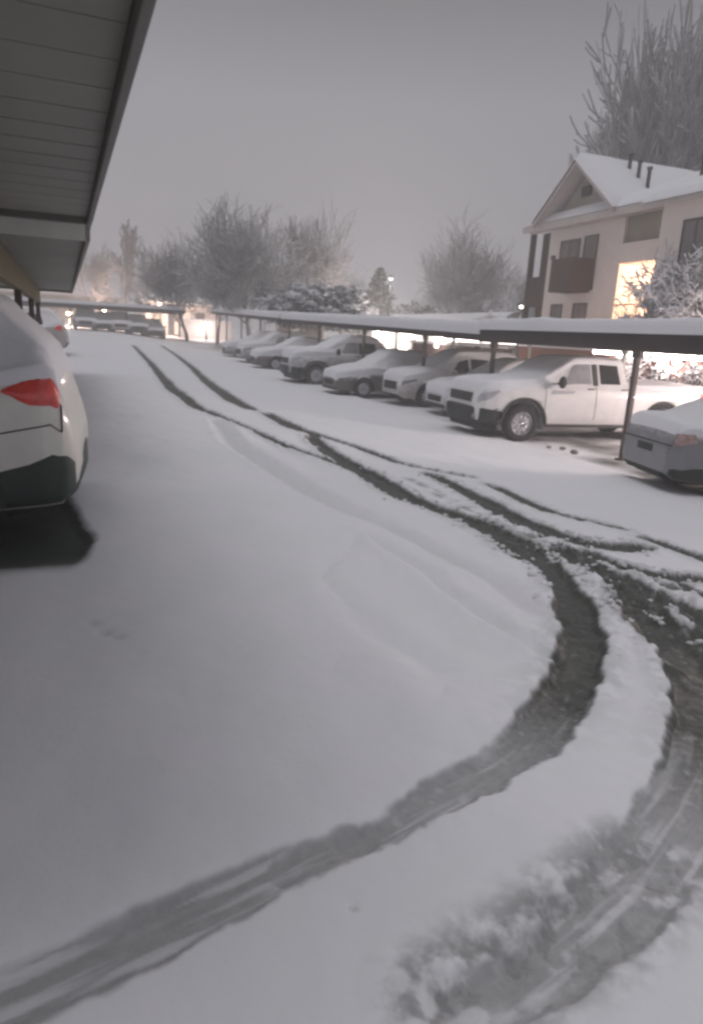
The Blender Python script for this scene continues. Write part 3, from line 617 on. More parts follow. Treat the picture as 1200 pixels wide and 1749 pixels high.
def suv_profile(L=4.55, w=.92, h=1.60):
    return dict(L=L, w=w, rw=.355, ra=.42, clear=.24, wheels=(.90, L-.93),
        zt=[(0,.66),(.03,.78),(.12,.88),(.35,.95),(.9,1.02),(1.15,1.05),(1.25,1.08),(1.7,h-.20),(1.98,h-.04),(2.3,h),(3.5,h),(3.9,h-.03),(L-.52,h-.06),(L-.44,h-.14),(L-.20,1.24),(L-.14,1.16),(L-.09,1.04),(L-.03,.84),(L,.70)],
        zb=[(0,.62),(.12,.80),(.7,.93),(1.2,.98),(3.6,1.02),(L-.45,1.09),(L-.16,1.12),(L-.09,1.0),(L-.03,.80),(L,.66)],
        zl=[(0,.36),(.12,.27),(.5,.25),(3.9,.27),(L-.12,.30),(L-.02,.44),(L,.52)],
        wb=[(0,.62),(.05,.72),(.18,.82),(.45,.885),(.9,w),(3.5,w),(L-.5,.90),(L-.22,.87),(L-.10,.82),(L-.03,.76),(L,.70)],
        wt=[(0,.50),(.3,.68),(1.2,.78),(1.35,.76),(2.0,.66),(3.4,.65),(L-.45,.64),(L-.15,.70),(L,.60)])
def build_suv(root, paint, T=.09, frosted=True, windows='frost', clad=True):
    P = suv_profile(); c = Car(P, root, paint); c.wheels(snowed=frosted); L = P['L']
    gm_ = frost_m if windows == 'frost' else glass_m
    for a, b_, t0, t1 in ((1.60, 2.30, 2.02, 2.28), (2.38, 3.15, 2.38, 3.10), (3.24, 3.82, 3.20, 3.70)):
        c.both('side_window', gm_, [(a, 7.1), (b_, 7.1), (t1, 9.3), (t0, 9.3)], n=(10, 8))
    for sg in (-1, 1):
        c.patch('windshield', gm_, [(1.28, 10.2), (1.28, 13.99), (1.95, 13.99), (1.95, 10.2)], side=sg, n=(10, 8))
        c.patch('rear_window', frost_m, [(L-.45, 10.2), (L-.45, 13.99), (L-.21, 13.99), (L-.21, 10.2)], side=sg, n=(8, 8))
        c.patch('headlight', headlamp_m, [(.05, 4.4), (.50, 4.9), (.44, 6.2), (.08, 6.4)], side=sg, n=(12, 6), off=.010)
        if clad:
            c.patch('sill_cladding', clad_m, [(P['wheels'][0]+.40, .0), (P['wheels'][1]-.40, .0), (P['wheels'][1]-.40, 1.9), (P['wheels'][0]+.40, 1.9)], side=sg, n=(16, 5), off=.014)
            for xw in P['wheels']:
                a = np.linspace(-.1, math.pi+.1, 26); ww = .915 if xw < 2 else .905
                def arc(r, dy): return np.array([(xw+r*math.cos(t_), sg*(np.interp(xw+r*math.cos(t_), [x_ for x_, _ in P['wb']], [y_ for _, y_ in P['wb']])+dy), P['rw']+r*math.sin(t_)) for t_ in a])
                m = MB(); m.grid(np.stack([arc(.485, -.01), arc(.48, .014), arc(.415, .016), arc(.41, -.07)])); m.build('wheel_arch_trim', clad_m, root, smooth=True)
        c.patch('door_seam', under_m, [(2.33, 1), (2.34, 1), (2.34, 6.8), (2.33, 6.8)], side=sg, n=(2, 12), off=.003)
        for hx_ in (2.12, 2.98): c.patch('door_handle', paint, [(hx_, 5.3), (hx_+.15, 5.3), (hx_+.15, 5.6), (hx_, 5.6)], side=sg, n=(5, 3), off=.028, th=.024)
    m = MB(); m.box((-.02, -.45, .50), (.06, .45, .74)); m.build('grille', under_m, root, bevel=.015)
    m = MB(); m.box((L-.06, -.26, .60), (L-.004, .26, .73)); m.build('number_plate', trimwood_m, root, bevel=.01)
    mirror_pair(c, 1.66, 1.06, P['w']-.04, paint, (.08, .16, .13))
    c.snow(T, .30, .75, seed=int(abs(root.location.y*5)))
    return c
def paint(name, col, dust=.25):
    d = tuple(.5*a+.30 for a in col)
    return mat(name, col, .42, noise=(4, tuple(a*.85 for a in col), .6), coat=.3, snow=(dust, dust+.5), bump=(300, .02))
RG = 'vehicles parked along the right row'
def gz(v, u): return float(zg(v, u))
# white pickup, nose to the lane
tr = vehicle('pickup_truck', (7.62, 13.50, -.56), R_(-3), label='white pickup with black bumper and wheel arches, nose to the lane under the near carport', cat='pickup truck', group=RG)
tc_ = build_truck(tr, paint('paint_white', (.80, .79, .79)), .075)
# smudged grey decal on the front door
tc_.patch('door_decal', mat('decal_grey', (.33, .35, .40), .5, noise=(18, (.6, .6, .62), .8)), [(1.62, 4.5), (2.20, 4.7), (2.26, 5.15), (1.66, 5.2)], side=-1, n=(10, 4), off=.004)
tc_.patch('door_decal', MATS['decal_grey'], [(1.62, 4.5), (2.20, 4.7), (2.26, 5.15), (1.66, 5.2)], side=1, n=(10, 4), off=.004)
# silver sedan at the right edge, tail to the lane
s0 = vehicle('sedan', (12.35, 6.95, -.55), R_(180-14), label='silver sedan with its tail to the lane, cut off by the right edge', cat='sedan', group=RG)
cs0 = build_sedan(s0, paint('paint_silver', (.22, .22, .235)), .08, False, 'glass')
for o in list(s0.children):
    if o.name.startswith('tail_light'): o.data.materials[0] = mat('snow_dusted_red_lens', (.30, .12, .10), .4, noise=(9, (.5, .45, .45), .7))
for sg in (-1, 1): cs0.shape('lower_cladding', clad_m, [(4.08, 0, 2.4), (4.4, 0, 2.3), (4.6, 0, 2.0), (4.68, .2, 1.9)], side=sg, off=.02)
A_ = [
 ('sedan', 8.9, 17.25, 'frost', (.50, .49, .50), 'sedan wholly buried in snow, next beyond the white pickup'),
 ('suv', 8.7, 19.9, 'glass', (.38, .34, .34), 'snow covered hatchback with a dark windshield, two past the white pickup'),
 ('sedan', 7.5, 22.35, 'frost', (.10, .085, .085), 'dark sedan with a snowy front wheel, beside the snow covered grey pickup'),
 ('truck', 7.0, 26.3, 'frost', (.26, .255, .255), 'grey pickup covered in snow with a dark bumper, halfway along the right row'),
 ('suv', 8.1, 29.6, 'glass', (.78, .77, .77), 'bright white car with a dark windshield, just beyond the snow covered grey pickup'),
 ('sedan', 7.2, 33.0, 'glass', (.09, .07, .07), 'dark sedan with a white roof, third from the far end of the right row'),
 ('suv', 7.3, 36.9, 'frost', (.24, .22, .22), 'grey snow covered car, second from the far end of the right row'),
 ('sedan', 7.3, 41.3, 'frost', (.2, .17, .17), 'small snow covered sedan, last one at the far end of the right row'),
]
for i, (kd, v, u, wn, colr, lb) in enumerate(A_):
    nm = {'sedan': 'sedan', 'suv': 'hatchback', 'truck': 'pickup_truck'}[kd]
    r = vehicle(nm, (v, u, gz(v+1.5, u)-.01), R_((-2, 1, 2, -1, 3, 0, 2, -2)[i]), label=lb, cat=nm.replace('_', ' '), group=RG)
    pt = paint('paint_%d' % i, colr, -.12 if max(colr) > .15 else .1)
    if kd == 'sedan': build_sedan(r, pt, .16, True, wn, lo=.12)
    elif kd == 'suv': build_suv(r, pt, .15, True, wn, clad=False)
    else: build_truck(r, pt, .16)
# left row
l0 = vehicle('crossover', (-4.62, 5.75, 0), YL*-1, label='white crossover with a red tail light and dark lower cladding, at the left edge', cat='car', group='vehicles parked along the left row')
c0 = build_suv(l0, paint('paint_cream', (.74, .72, .67)), .085, False, 'glass')
L_ = c0.P['L']
for sg in (-1, 1):
    m = MB(); o = c0.shape('tail_light', redlamp_m, [(L_-.44, 5.35, 5.5), (L_-.40, 5.1, 5.75), (L_-.34, 4.75, 6.0), (L_-.28, 4.5, 6.5), (L_-.22, 4.4, 7.2), (L_-.16, 4.35, 7.4), (L_-.12, 4.6, 7.1), (L_-.10, 5.0, 6.6)], side=sg, off=.02)
    c0.shape('lower_cladding', mat('green_grey_plastic', (.030, .043, .038), .6, noise=(5, (.02, .03, .027), .6)), [(L_-.515, 0, 2.35), (L_-.3, 0, 2.55), (L_-.12, 0, 2.9), (L_-.06, .1, 2.95), (L_-.025, .3, 2.8)], side=sg, off=.03)
    c0.patch('bumper_seam', under_m, [(L_-.52, 3.55), (L_-.10, 3.75), (L_-.10, 3.80), (L_-.52, 3.60)], side=sg, n=(14, 2), off=.003)
    c0.patch('tailgate_seam', under_m, [(L_-.105, 3.8), (L_-.095, 3.8), (L_-.095, 5.2), (L_-.105, 5.2)], side=sg, n=(2, 8), off=.003)
m = MB(); 
rows = []
for z, dx in ((.27, -.10), (.31, -.01), (.42, .03), (.55, .03), (.60, .01), (.605, -.06)):
    rows.append([(L_+dx-.045-.05*(y/.93)**2-.26*abs(y/.93)**6, y*.85, z-.02+.04*(1-abs(y/.93)**3)) for y in np.linspace(-.935, .935, 41)])
m.grid(np.array(rows)); so = m.build('bumper_trim', MATS['green_grey_plastic'], l0, smooth=True).modifiers.new('solid', 'SOLIDIFY'); so.thickness = .03
l1 = vehicle('crossover', (-5.35, 28.8, gz(-3, 29)), YL*-1, label='silver crossover parked beyond the white one, in the left row', cat='car', group='vehicles parked along the left row')
c1 = build_suv(l1, paint('paint_silver2', (.40, .39, .39)), .10, True, 'glass')
for sg in (-1, 1): c1.patch('tail_light', redlamp_m, [(4.15, 4.9), (4.40, 4.3), (4.42, 6.3), (4.30, 6.3)], side=sg, n=(10, 6), off=.02)
FG = 'cars parked at the far end of the lot'
for i, (px_, kd, colr, lb) in enumerate([
 (146, 'suv', (.34, .33, .34), 'grey snow topped car, leftmost at the far end of the lot'),
 (176, 'sedan', (.06, .05, .05), 'dark sedan, second from the left at the far end of the lot'),
 (205, 'suv', (.4, .38, .38), 'pale snow topped car, in the middle of the far end line'),
 (235, 'suv', (.05, .04, .045), 'dark car with glare on its roof, second from the right at the far end'),
 (262, 'sedan', (.08, .06, .06), 'low dark sedan beside the lit entrance, rightmost at the far end')]):
    d = ray(px_, 553); v = d[0]*59.5/d[1]
    r = vehicle('hatchback' if kd == 'suv' else 'sedan', (float(v), 58.2, gz(v, 60)), R_(90), label=lb, cat='hatchback' if kd == 'suv' else 'sedan', group=FG)
    (build_suv if kd == 'suv' else build_sedan)(r, paint('paint_far_%d' % i, colr), .07, False, 'glass', **({} if kd == 'suv' else {'lo': .7}))

# ================================================================== BUILDINGS
def world_at_v(px, py, v): d = ray(px, py); return EYE+d*(v/d[0])
def window(root, y0, y1, z0, z1, x, bars=1, pane=None, ox=0, oy=0, oz=0):
    m = MB(); w = .05; X0, X1 = x-.035-ox, x+.04-ox; y0 -= oy; y1 -= oy; z0 -= oz; z1 -= oz
    m.box((X0, y0, z0), (X1, y0+w, z1)); m.box((X0, y1-w, z0), (X1, y1, z1)); m.box((X0, y0+w, z0), (X1, y1-w, z0+w)); m.box((X0, y0+w, z1-w), (X1, y1-w, z1))
    for b_ in range(bars): yy = y0+(y1-y0)*(b_+1)/(bars+1); m.box((X0+.01, yy-.02, z0+w), (X1, yy+.02, z1-w))
    f = m.build('window', frame_m, root); m = MB(); m.box((x-.014-ox, y0+w, z0+w), (x+.03-ox, y1-w, z1-w)); m.build('pane', pane or window_m, f); return f
B = empty('apartment_building', (22, 17, -.6), label='two storey pale apartment building with a snowy gable, a dark balcony and a lit breezeway', cat='building')
bx, by, bz = 22, 17, -.6
def bb(m, a, b): return m.box((a[0]-bx, a[1]-by, a[2]-bz), (b[0]-bx, b[1]-by, b[2]-bz))
def slab(m, P, th):
    """P four points (closed loop) of a roof plane; th thickness upwards"""
    P = [np.array(p, float)-np.array([bx, by, bz]) for p in P]; Q = [p+np.array([0, 0, th]) for p in P]; m.hexa(P+Q)
def snow_plane(m, P00, P10, P01, P11, th, seed, n=(20, 40)):
    P00, P10, P01, P11 = [np.array(p, float)-np.array([bx, by, bz]) for p in (P00, P10, P01, P11)]
    a = np.linspace(0, 1, n[0]); b_ = np.linspace(0, 1, n[1]); A_g, B_g = np.meshgrid(a, b_, indexing='ij')
    P = P00*((1-A_g)*(1-B_g))[..., None]+P10*(A_g*(1-B_g))[..., None]+P01*((1-A_g)*B_g)[..., None]+P11*(A_g*B_g)[..., None]
    Ls = np.linalg.norm(P10-P00); Lt = np.linalg.norm(P01-P00)
    e_ = np.sqrt(np.clip(np.minimum(np.minimum(A_g, 9)*Ls, np.minimum(B_g, 1-B_g)*Lt)/.22, 0, 1))
    P[..., 2] += .12+.004+th*e_*(1+.18*fbm(P[..., 0]*.8, P[..., 1]*.8, 3, seed)); m.grid(P)
m = MB(); bb(m, (17, 20.1, -.8), (27, 24.25, 5.9)); bb(m, (17, 6, -.8), (27, 17.9, 5.9)); bb(m, (21.4, 17.903, -.8), (27, 20.097, 5.897)); bb(m, (17.6, 24.253, -.8), (27, 25.6, 5.897)); m.build('wall', stucco_m, B)
m = MB(); bb(m, (16.2, 6, -.8), (16.995, 17.6, 5.75)); m.build('bay_wall', stucco_m, B)
m = MB(); slab(m, [(15.7, 5.6, 5.62), (17.6, 5.6, 6.3), (17.6, 17.95, 6.3), (15.7, 17.95, 5.62)], .14); m.build('bay_roof', trimwood_m, B)
m = MB(); snow_plane(m, (15.62, 5.5, 5.63), (17.7, 5.5, 6.38), (15.62, 18.02, 5.63), (17.7, 18.02, 6.38), .22, 13); m.build('snow_cover', roofsnow_m, B, smooth=True)
m = MB(); bb(m, (17.12, 17.903, 5.0), (21.397, 20.097, 5.895)); m.build('upper_panel', stucco2_m, B)
m = MB(); bb(m, (16.88, 17.75, 4.30), (21.39, 20.25, 4.95)); m.build('lintel', stucco_m, B, bevel=.02)
m = MB(); bb(m, (17.0, 17.902, 1.9), (21.39, 18.85, 2.05)); 
for i in range(10): bb(m, (17.6+.28*i, 18.9, 1.9-.22*(i+1)), (17.9+.28*i, 20.05, 2.05-.22*(i+1)+.0))
m.build('stair', stucco2_m, B)
m = MB()
for i in range(16): yy = 17.95+i*.13; m.tube((16.98-bx, yy-by, 2.0-bz), (16.98-bx, yy-by, 2.95-bz), .012, n=6)
m.tube((16.98-bx, 17.9-by, 2.97-bz), (16.98-bx, 20.1-by, 2.97-bz), .025, n=8); m.build('railing', brownwood_m, B)
for (y0, y1, z0, z1, nb) in ((22.35, 23.5, 4.2, 5.36, 1), (21.35, 22.1, 3.5, 5.4, 0), (22.95, 23.65, 1.85, 3.06, 1), (21.5, 22.3, 1.85, 3.06, 1), (15.7, 16.7, 3.9, 5.2, 1), (13.2, 14.6, 3.9, 5.2, 1), (15.7, 16.7, .4, 2.0, 1), (10.5, 12, 3.9, 5.2, 1)):
    window(B, y0, y1, z0, z1, 17.0 if y0 > 18 else 16.2, nb, ox=bx, oy=by, oz=bz)
m = MB(); bb(m, (16.15, 21.5, 3.42), (16.995, 22.8, 3.55)); 
for (a, b_) in (((16.15, 21.5, 3.55), (16.21, 22.8, 4.58)), ((16.213, 21.5, 3.55), (16.99, 21.56, 4.577)), ((16.213, 22.74, 3.55), (16.99, 22.8, 4.577))): bb(m, a, b_)
bb(m, (16.13, 22.70, 4.58), (16.25, 22.84, 4.72)); m.build('balcony', brownwood_m, B, bevel=.01)
m = MB()
for z0_ in (.1, 3.0): bb(m, (17.02, 24.3, z0_), (17.595, 25.55, z0_+.12))
bb(m, (17.0, 25.45, -.8), (17.2, 25.6, 5.89)); bb(m, (17.50, 24.26, -.75), (17.597, 25.44, 5.88)); m.build('side_balcony', brownwood_m, B)
for i_ in range(2):
    m = MB(); bb(m, (17.02, 24.3, (.22, 3.12)[i_]), (17.08, 25.44, (1.2, 4.15)[i_])); m.build('side_balcony_panel', brownwood_m, B)
# roofs
EZ = 5.9
RZ = 7.85; RX = 22.0; ex = 16.45
m = MB(); slab(m, [(ex, 5.6, EZ), (RX, 5.6, RZ), (RX, 25.3, RZ), (ex, 25.3, EZ)], .12); slab(m, [(RX, 5.6, RZ), (27.6, 5.6, EZ), (27.6, 25.3, EZ), (RX, 25.3, RZ)], .12); rf = m.build('roof', trimwood_m, B)
m = MB(); snow_plane(m, (ex-.05, 5.5, EZ), (RX, 5.5, RZ), (ex-.05, 25.4, EZ), (RX, 25.4, RZ), .26, 3); snow_plane(m, (27.7, 5.5, EZ), (RX, 5.5, RZ), (27.7, 25.4, EZ), (RX, 25.4, RZ), .26, 4); m.build('snow_cover', roofsnow_m, B, smooth=True)
gy0, gyc, gy1, gz_, gpk = 19.95, 22.2, 24.45, 5.88, 7.72
m = MB(); slab(m, [(16.25, gy0, gz_), (22.5, gy0, gz_), (22.5, gyc, gpk), (16.25, gyc, gpk)], .14); slab(m, [(16.25, gyc, gpk), (22.5, gyc, gpk), (22.5, gy1, gz_), (16.25, gy1, gz_)], .14); m.build('gable_roof', trimwood_m, B)
m = MB(); snow_plane(m, (16.2, gy0-.05, gz_+.02), (16.2, gyc, gpk+.02), (22.6, gy0-.05, gz_+.02), (22.6, gyc, gpk+.02), .28, 8); snow_plane(m, (16.2, gy1+.05, gz_+.02), (16.2, gyc, gpk+.02), (22.6, gy1+.05, gz_+.02), (22.6, gyc, gpk+.02), .28, 9); m.build('snow_cover', roofsnow_m, B, smooth=True)
m = MB(); m.add([(16.9-bx, 20.12-by, 5.9-bz), (16.9-bx, 24.24-by, 5.9-bz), (16.9-bx, gyc-by, gpk-.12-bz), (17.4-bx, 20.12-by, 5.9-bz), (17.4-bx, 24.24-by, 5.9-bz), (17.4-bx, gyc-by, gpk-.12-bz)], [(0, 2, 1), (3, 4, 5), (0, 1, 4, 3), (1, 2, 5, 4), (2, 0, 3, 5)]); m.build('gable_wall', stucco2_m, B)
m = MB(); bb(m, (16.82, 21.95, 6.75), (16.897, 22.45, 7.1)); m.build('gable_vent', frame_m, B, bevel=.02)
m = MB(); bb(m, (16.40, 5.6, 5.76), (16.447, 25.3, 6.0)); bb(m, (16.45, 5.6, 5.80), (16.998, 25.3, 5.86)); m.build('eave_board', trimwood_m, B)
for px_, zz_ in ((1066, 0), (1083, .12), (1101, .2), (1190, .1)):
    p = world_at_v(px_, 345, 18.2); yy_ = float(p[1]); rz_ = max(gz_+(yy_-gy0)/(gyc-gy0)*(gpk-gz_), EZ+(18.2-ex)*(RZ-EZ)/(RX-ex))+.30
    m = MB(); m.tube((18.2-bx, yy_-by, rz_-.4-bz), (18.2-bx, yy_-by, rz_+.50+zz_-bz), .065, n=12); m.tube((18.2-bx, yy_-by, rz_+.5+zz_-bz), (18.2-bx, yy_-by, rz_+.58+zz_-bz), .095, n=12); m.build('vent_pipe', frame_m, B)
lampB = empty('ceiling_lamp', (18.9, 18.6, 4.27), label='warm glowing lamp on the ceiling of the breezeway of the apartment building', cat='lamp')
m = MB(); m.lathe([(.001, -.09), (.1, -.08), (.15, -.03), (.15, -.001)], n=18); o = m.build('lamp_glass', lamp_warm, lampB, smooth=True); o.rotation_euler = (R_(90), 0, 0)
point_light('lamp_light', (.4, 0, -.5), 950, (1, .62, .40), lampB, .12)

# low building behind the middle carport, washed by its wall lamps
def simple_house(name, x0, x1, y0, y1, z0, ze, zr, wm, label, ridge='y', windows=(), doors=(), snow=.25, group=None, face='x'):
    cx, cy = (x0+x1)/2, (y0+y1)/2; r = empty(name, (cx, cy, z0), label=label, cat='building', group=group)
    h, hr = ze-z0, zr-z0; a, b_ = (x1-x0)/2, (y1-y0)/2
    m = MB(); m.box((-a, -b_, -.3), (a, b_, h)); m.build('wall', wm, r)
    o_ = .35; m = MB(); ms = MB()
    if ridge == 'y':
        pl = [((-a-o_, -b_-o_, h), (0, -b_-o_, hr), (0, b_+o_, hr), (-a-o_, b_+o_, h)), ((0, -b_-o_, hr), (a+o_, -b_-o_, h), (a+o_, b_+o_, h), (0, b_+o_, hr))]
        tri = [((0, -b_, 0), (-a, a)), ]
        for s_ in (-1, 1): m.add([(-a, s_*b_, h), (a, s_*b_, h), (0, s_*b_, hr), (-a, s_*(b_-.2), h), (a, s_*(b_-.2), h), (0, s_*(b_-.2), hr)], [(0, 1, 2), (3, 5, 4), (0, 3, 4, 1)])
    else:
        pl = [((-a-o_, -b_-o_, h), (a+o_, -b_-o_, h), (a+o_, 0, hr), (-a-o_, 0, hr)), ((-a-o_, 0, hr), (a+o_, 0, hr), (a+o_, b_+o_, h), (-a-o_, b_+o_, h))]
        for s_ in (-1, 1): m.add([(s_*a, -b_, h), (s_*a, b_, h), (s_*a, 0, hr), (s_*(a-.2), -b_, h), (s_*(a-.2), b_, h), (s_*(a-.2), 0, hr)], [(0, 1, 2), (3, 5, 4), (0, 3, 4, 1)])
    for P in pl:
        m.hexa(list(P)+[(p[0], p[1], p[2]+.12) for p in P]); ms.hexa([(p[0]*1.005, p[1]*1.005, p[2]+.125) for p in P]+[(p[0]*.995, p[1]*.995, p[2]+.125+snow) for p in P])
    m.build('roof', trimwood_m, r); ms.build('snow_cover', roofsnow_m, r, bevel=.07)
    for (c_, w_, zb_, ht) in windows:
        f = MB(); g = MB()
        if face == 'x': f.box((-a-.04, c_-w_/2, zb_), (-a-.002, c_+w_/2, zb_+ht)); g.box((-a-.06, c_-w_/2+.06, zb_+.06), (-a-.041, c_+w_/2-.06, zb_+ht-.06))
        else: f.box((c_-w_/2, -b_-.04, zb_), (c_+w_/2, -b_-.002, zb_+ht)); g.box((c_-w_/2+.06, -b_-.06, zb_+.06), (c_+w_/2-.06, -b_-.041, zb_+ht-.06))
        fo = f.build('window', trimwood_m, r); g.build('pane', window_m, fo)
    for (c_, w_, ht) in doors:
        f = MB()
        if face == 'x': f.box((-a-.05, c_-w_/2, 0), (-a-.002, c_+w_/2, ht))
        else: f.box((c_-w_/2, -b_-.05, 0), (c_+w_/2, -b_-.002, ht))
        f.build('door', stucco2_m, r, bevel=.02)
    return r
simple_house('utility_building', 19.5, 23, 35.5, 48.5, -.35, 2.0, 2.75, stucco_m, 'low pale building glaring white in lamplight, behind the middle carport', windows=((-3.2, 1.1, .9, 1.1), (-.4, 1.1, .9, 1.1), (4.6, 1.0, .9, 1.1)), doors=((2.3, .95, 2.05), (-5.4, .95, 2.05)))
def wall_lamp(loc, e_, col, label, group='lamps under the middle and near carports', m_=None, size=.12, rot=0):
    r = empty('wall_lamp', loc, rot, label=label, cat='lamp', group=group)
    m = MB(); m.box((.02, -.09, -.12), (.10, .09, .12)); m.build('bracket', frame_m, r, bevel=.01)
    m = MB(); m.sphere((-.06, 0, 0), .11, 14, 10, 1.1); m.build('lamp_glass', m_ or lamp_white, r, smooth=True)
    point_light('lamp_light', (-.35, 0, -.05), e_, col, r, size)
for i, (y, e_, lb) in enumerate([(46.8, 420, 'wall lamp at the far end of the low white glaring building'), (42.6, 420, 'wall lamp in the middle of the low white glaring building'), (37.6, 240, 'wall lamp at the near end of the low white glaring building')]):
    wall_lamp((19.36, y, 1.85), e_*3.2, (1, .88, .80), lb, 'wall lamps on the low glaring building')
# strip lights along the rear edge of the carports
def strip_light(x, y0, y1, z, label, est=30.0):
    r = empty('strip_light', (x, (y0+y1)/2, z), label=label, cat='strip light', group='strip lights under the rear edges of the carports'); h = (y1-y0)/2
    m = MB(); m.box((-.06, -h, .05), (.06, h, .10)); m.build('housing', endtrim_m, r, bevel=.006)
    m = MB(); m.tube((0, -h+.02, .0), (0, h-.02, .0), .045, n=12); m.build('tube', mat('strip_tube_%d' % est, (.9, .9, .86), .4, emis=(1, .85, .81), estr=est), r, smooth=True)
for i, (a, b_, lb) in enumerate([(13.0, 15.4, 'glowing strip light behind the bed of the white pickup'), (15.6, 17.9, 'glowing strip light beyond the cab of the white pickup'), (10.3, 12.8, 'glowing strip light behind the silver sedan, towards the right edge'), (7.6, 10.1, 'glowing strip light beyond the right edge, next in line after the one behind the sedan'), (22.2, 24.6, 'glowing strip light behind the wholly snow buried sedan'), (24.8, 27.4, 'glowing strip light nearest to the glaring building')]):
    strip_light(14.62, a, b_, 1.50 if a > 18 else 1.38, lb, (7. if a > 18 else 42.) if a > 8 else 680.)
wall_lamp((15.35, 15.2, 1.25), 110, (1, .80, .72), 'small lamp on the reddish fence behind the white pickup', 'lamps on the fences behind the right row')
wall_lamp((15.35, 11.6, 1.25), 110, (1, .80, .72), 'small lamp on the reddish fence behind the silver sedan', 'lamps on the fences behind the right row')
wall_lamp((15.75, 30.6, 1.2), 60, (1, .86, .8), 'small lamp on the dark fence behind the bright white car', 'lamps on the fences behind the right row')
# fences and walls behind the right row
def fence(x, y0, y1, z1, m_, label, th=.08, axis='y', grp=None, board=.14):
    zb_ = float(zg(x if axis == 'y' else (y0+y1)/2, (y0+y1)/2 if axis == 'y' else x)); r = empty('fence', (x, (y0+y1)/2, zb_) if axis == 'y' else ((y0+y1)/2, x, zb_), 0 if axis == 'y' else R_(-90), label=label, cat='fence', group=grp)
    h = (y1-y0)/2; H = z1-zb_; m = MB(); n = max(2, int(2*h/board))
    for i in range(n):
        a = -h+2*h*i/n; jx = .008*math.sin(i*7.3); m.box((-th/2+jx, a, -.15), (th/2+jx-.02, a+2*h/n-.012, H+.02*math.sin(i*3.1)))
    m.build('boards', m_, r)
    m = MB(); m.box((th/2+.001, -h, .3), (th/2+.05, h, .4)); m.build('rail', m_, r)
    m = MB(); bumpy_slab(m, -th/2, th/2, -h, h, lambda X, Y: H+.01+0*X, .10, seed=int(y0), nx=3, ny=int(h*6)); m.build('snow_cover', snow_m, r, smooth=True)
fence(15.5, 8.0, 17.6, 1.30, fence_m, 'reddish wooden fence behind the white pickup and the silver sedan', grp='fences behind the right row')
fence(15.9, 24.4, 33.8, 1.25, mat('dark_fence_wood', (.10, .055, .05), .8, noise=(7, (.06, .035, .03), .7)), 'dark brown fence behind the snowy grey pickup', grp='fences behind the right row')
fence(15.9, 49.0, 63.0, 2.1, MATS['dark_fence_wood'], 'dark brown fence at the far end of the right row', grp='fences behind the right row')
bw = empty('brick_wall', (15.7, 21, -.55), label='low snow capped red brick wall showing above the roof of the white pickup', cat='wall')
m = MB(); m.box((-.12, -2.4, -.1), (.12, 2.4, 1.95)); m.build('bricks', brick_m, bw); m = MB(); bumpy_slab(m, -.14, .14, -2.4, 2.4, lambda X, Y: 1.96+0*X, .12, seed=3, nx=3, ny=20); m.build('snow_cover', snow_m, bw, smooth=True)
# far buildings
fb = simple_house('apartment_building', -19, 3, 84, 92, 1.0, 3.9, 5.1, stucco2_m, 'long low building in the haze behind the far carport', windows=[(-8+i*3.1, 1.2, 1.0, 1.2) for i in range(6)], ridge='x', face='y', snow=.3)
gh = simple_house('apartment_building', 5.2, 12.5, 73, 80, .85, 3.3, 4.3, stucco_m, 'small warmly lit building beside the far trunk, at the end of the lot', windows=[(-.6, 1.0, .9, 1.1), (1.6, 1.0, .9, 1.1)], doors=((-2.6, 1.1, 2.1),), ridge='x', face='y', snow=.3)
p = ray(292, 550); vv_ = p[0]*66/p[1]
pil = empty('gate_pillar', (float(vv_), 66, .75), label='orange lit square pillar to the left of the far tree trunk', cat='pillar')
m = MB(); m.box((-.28, -.28, -.1), (.28, .28, 2.2)); m.build('shaft', stucco_m, pil, bevel=.02); m = MB(); m.box((-.36, -.36, 2.2), (.36, .36, 2.35)); m.build('cap', trimwood_m, pil, bevel=.02); m = MB(); bumpy_slab(m, -.36, .36, -.36, .36, lambda X, Y: 2.355+0*X, .15, nx=4, ny=4); m.build('snow_cover', snow_m, pil, smooth=True)
fence(67.5, 7.7, 12.6, 2.0, MATS['pale_stucco'], 'pale low fence lit by a lamp, right of the far tree trunk', axis='x', board=.3)
# street lamps
def street_lamp(px_, py_, y, e_, col, label, warm=False, arm=True, r_=.16, grp='street lamps far off', head=True):
    d = ray(px_, py_); P = EYE+d*(y/d[1]); g = float(zg(P[0], P[1])); H = P[2]-g
    r = empty('street_lamp', (P[0], P[1], g), label=label, cat='street lamp', group=grp)
    m = MB(); m.tube((0, 0, -.1), (0, 0, H-.1), .07, .045, n=10); m.tube((0, 0, -.1), (0, 0, .5), .12, .10, n=10); m.build('pole', lamp_post_m, r, smooth=True)
    m = MB(); m.lathe([(.001, .22), (.12, .2), (.2, .1), (.22, .05)], n=16); o = m.build('lamp_hood', lamp_post_m, r, smooth=True); o.location = (0, 0, H-.02); o.rotation_euler = (R_(90), 0, 0)
    m = MB(); m.sphere((0, 0, H-.02), r_, 14, 10, .9); m.build('lamp_glass', lamp_warm if warm else (mat('lamp_glass_dim', (.8, .8, .8), .4, emis=(1, .95, .92), estr=1.1) if y == 50 else lamp_white), r, smooth=True)
    point_light('lamp_light', (0, -.0, H-.3-r_), e_, col, r, .15)
street_lamp(667, 474, 50, 60, (1, .93, .88), 'tall street lamp standing in front of the dark conifer', r_=.2)
street_lamp(890, 523, 30, 15, (1, .92, .85), 'lamp with a small bright globe left of the apartment building', r_=.09)
street_lamp(815, 600, 24, 14, (1, .85, .68), 'low globe lamp behind the wholly snow buried sedan', r_=.12, warm=True)
street_lamp(273, 517, 70, 1500, (1, .74, .56), 'warm street lamp above the lit pillar at the end of the lot', warm=True, r_=.2)
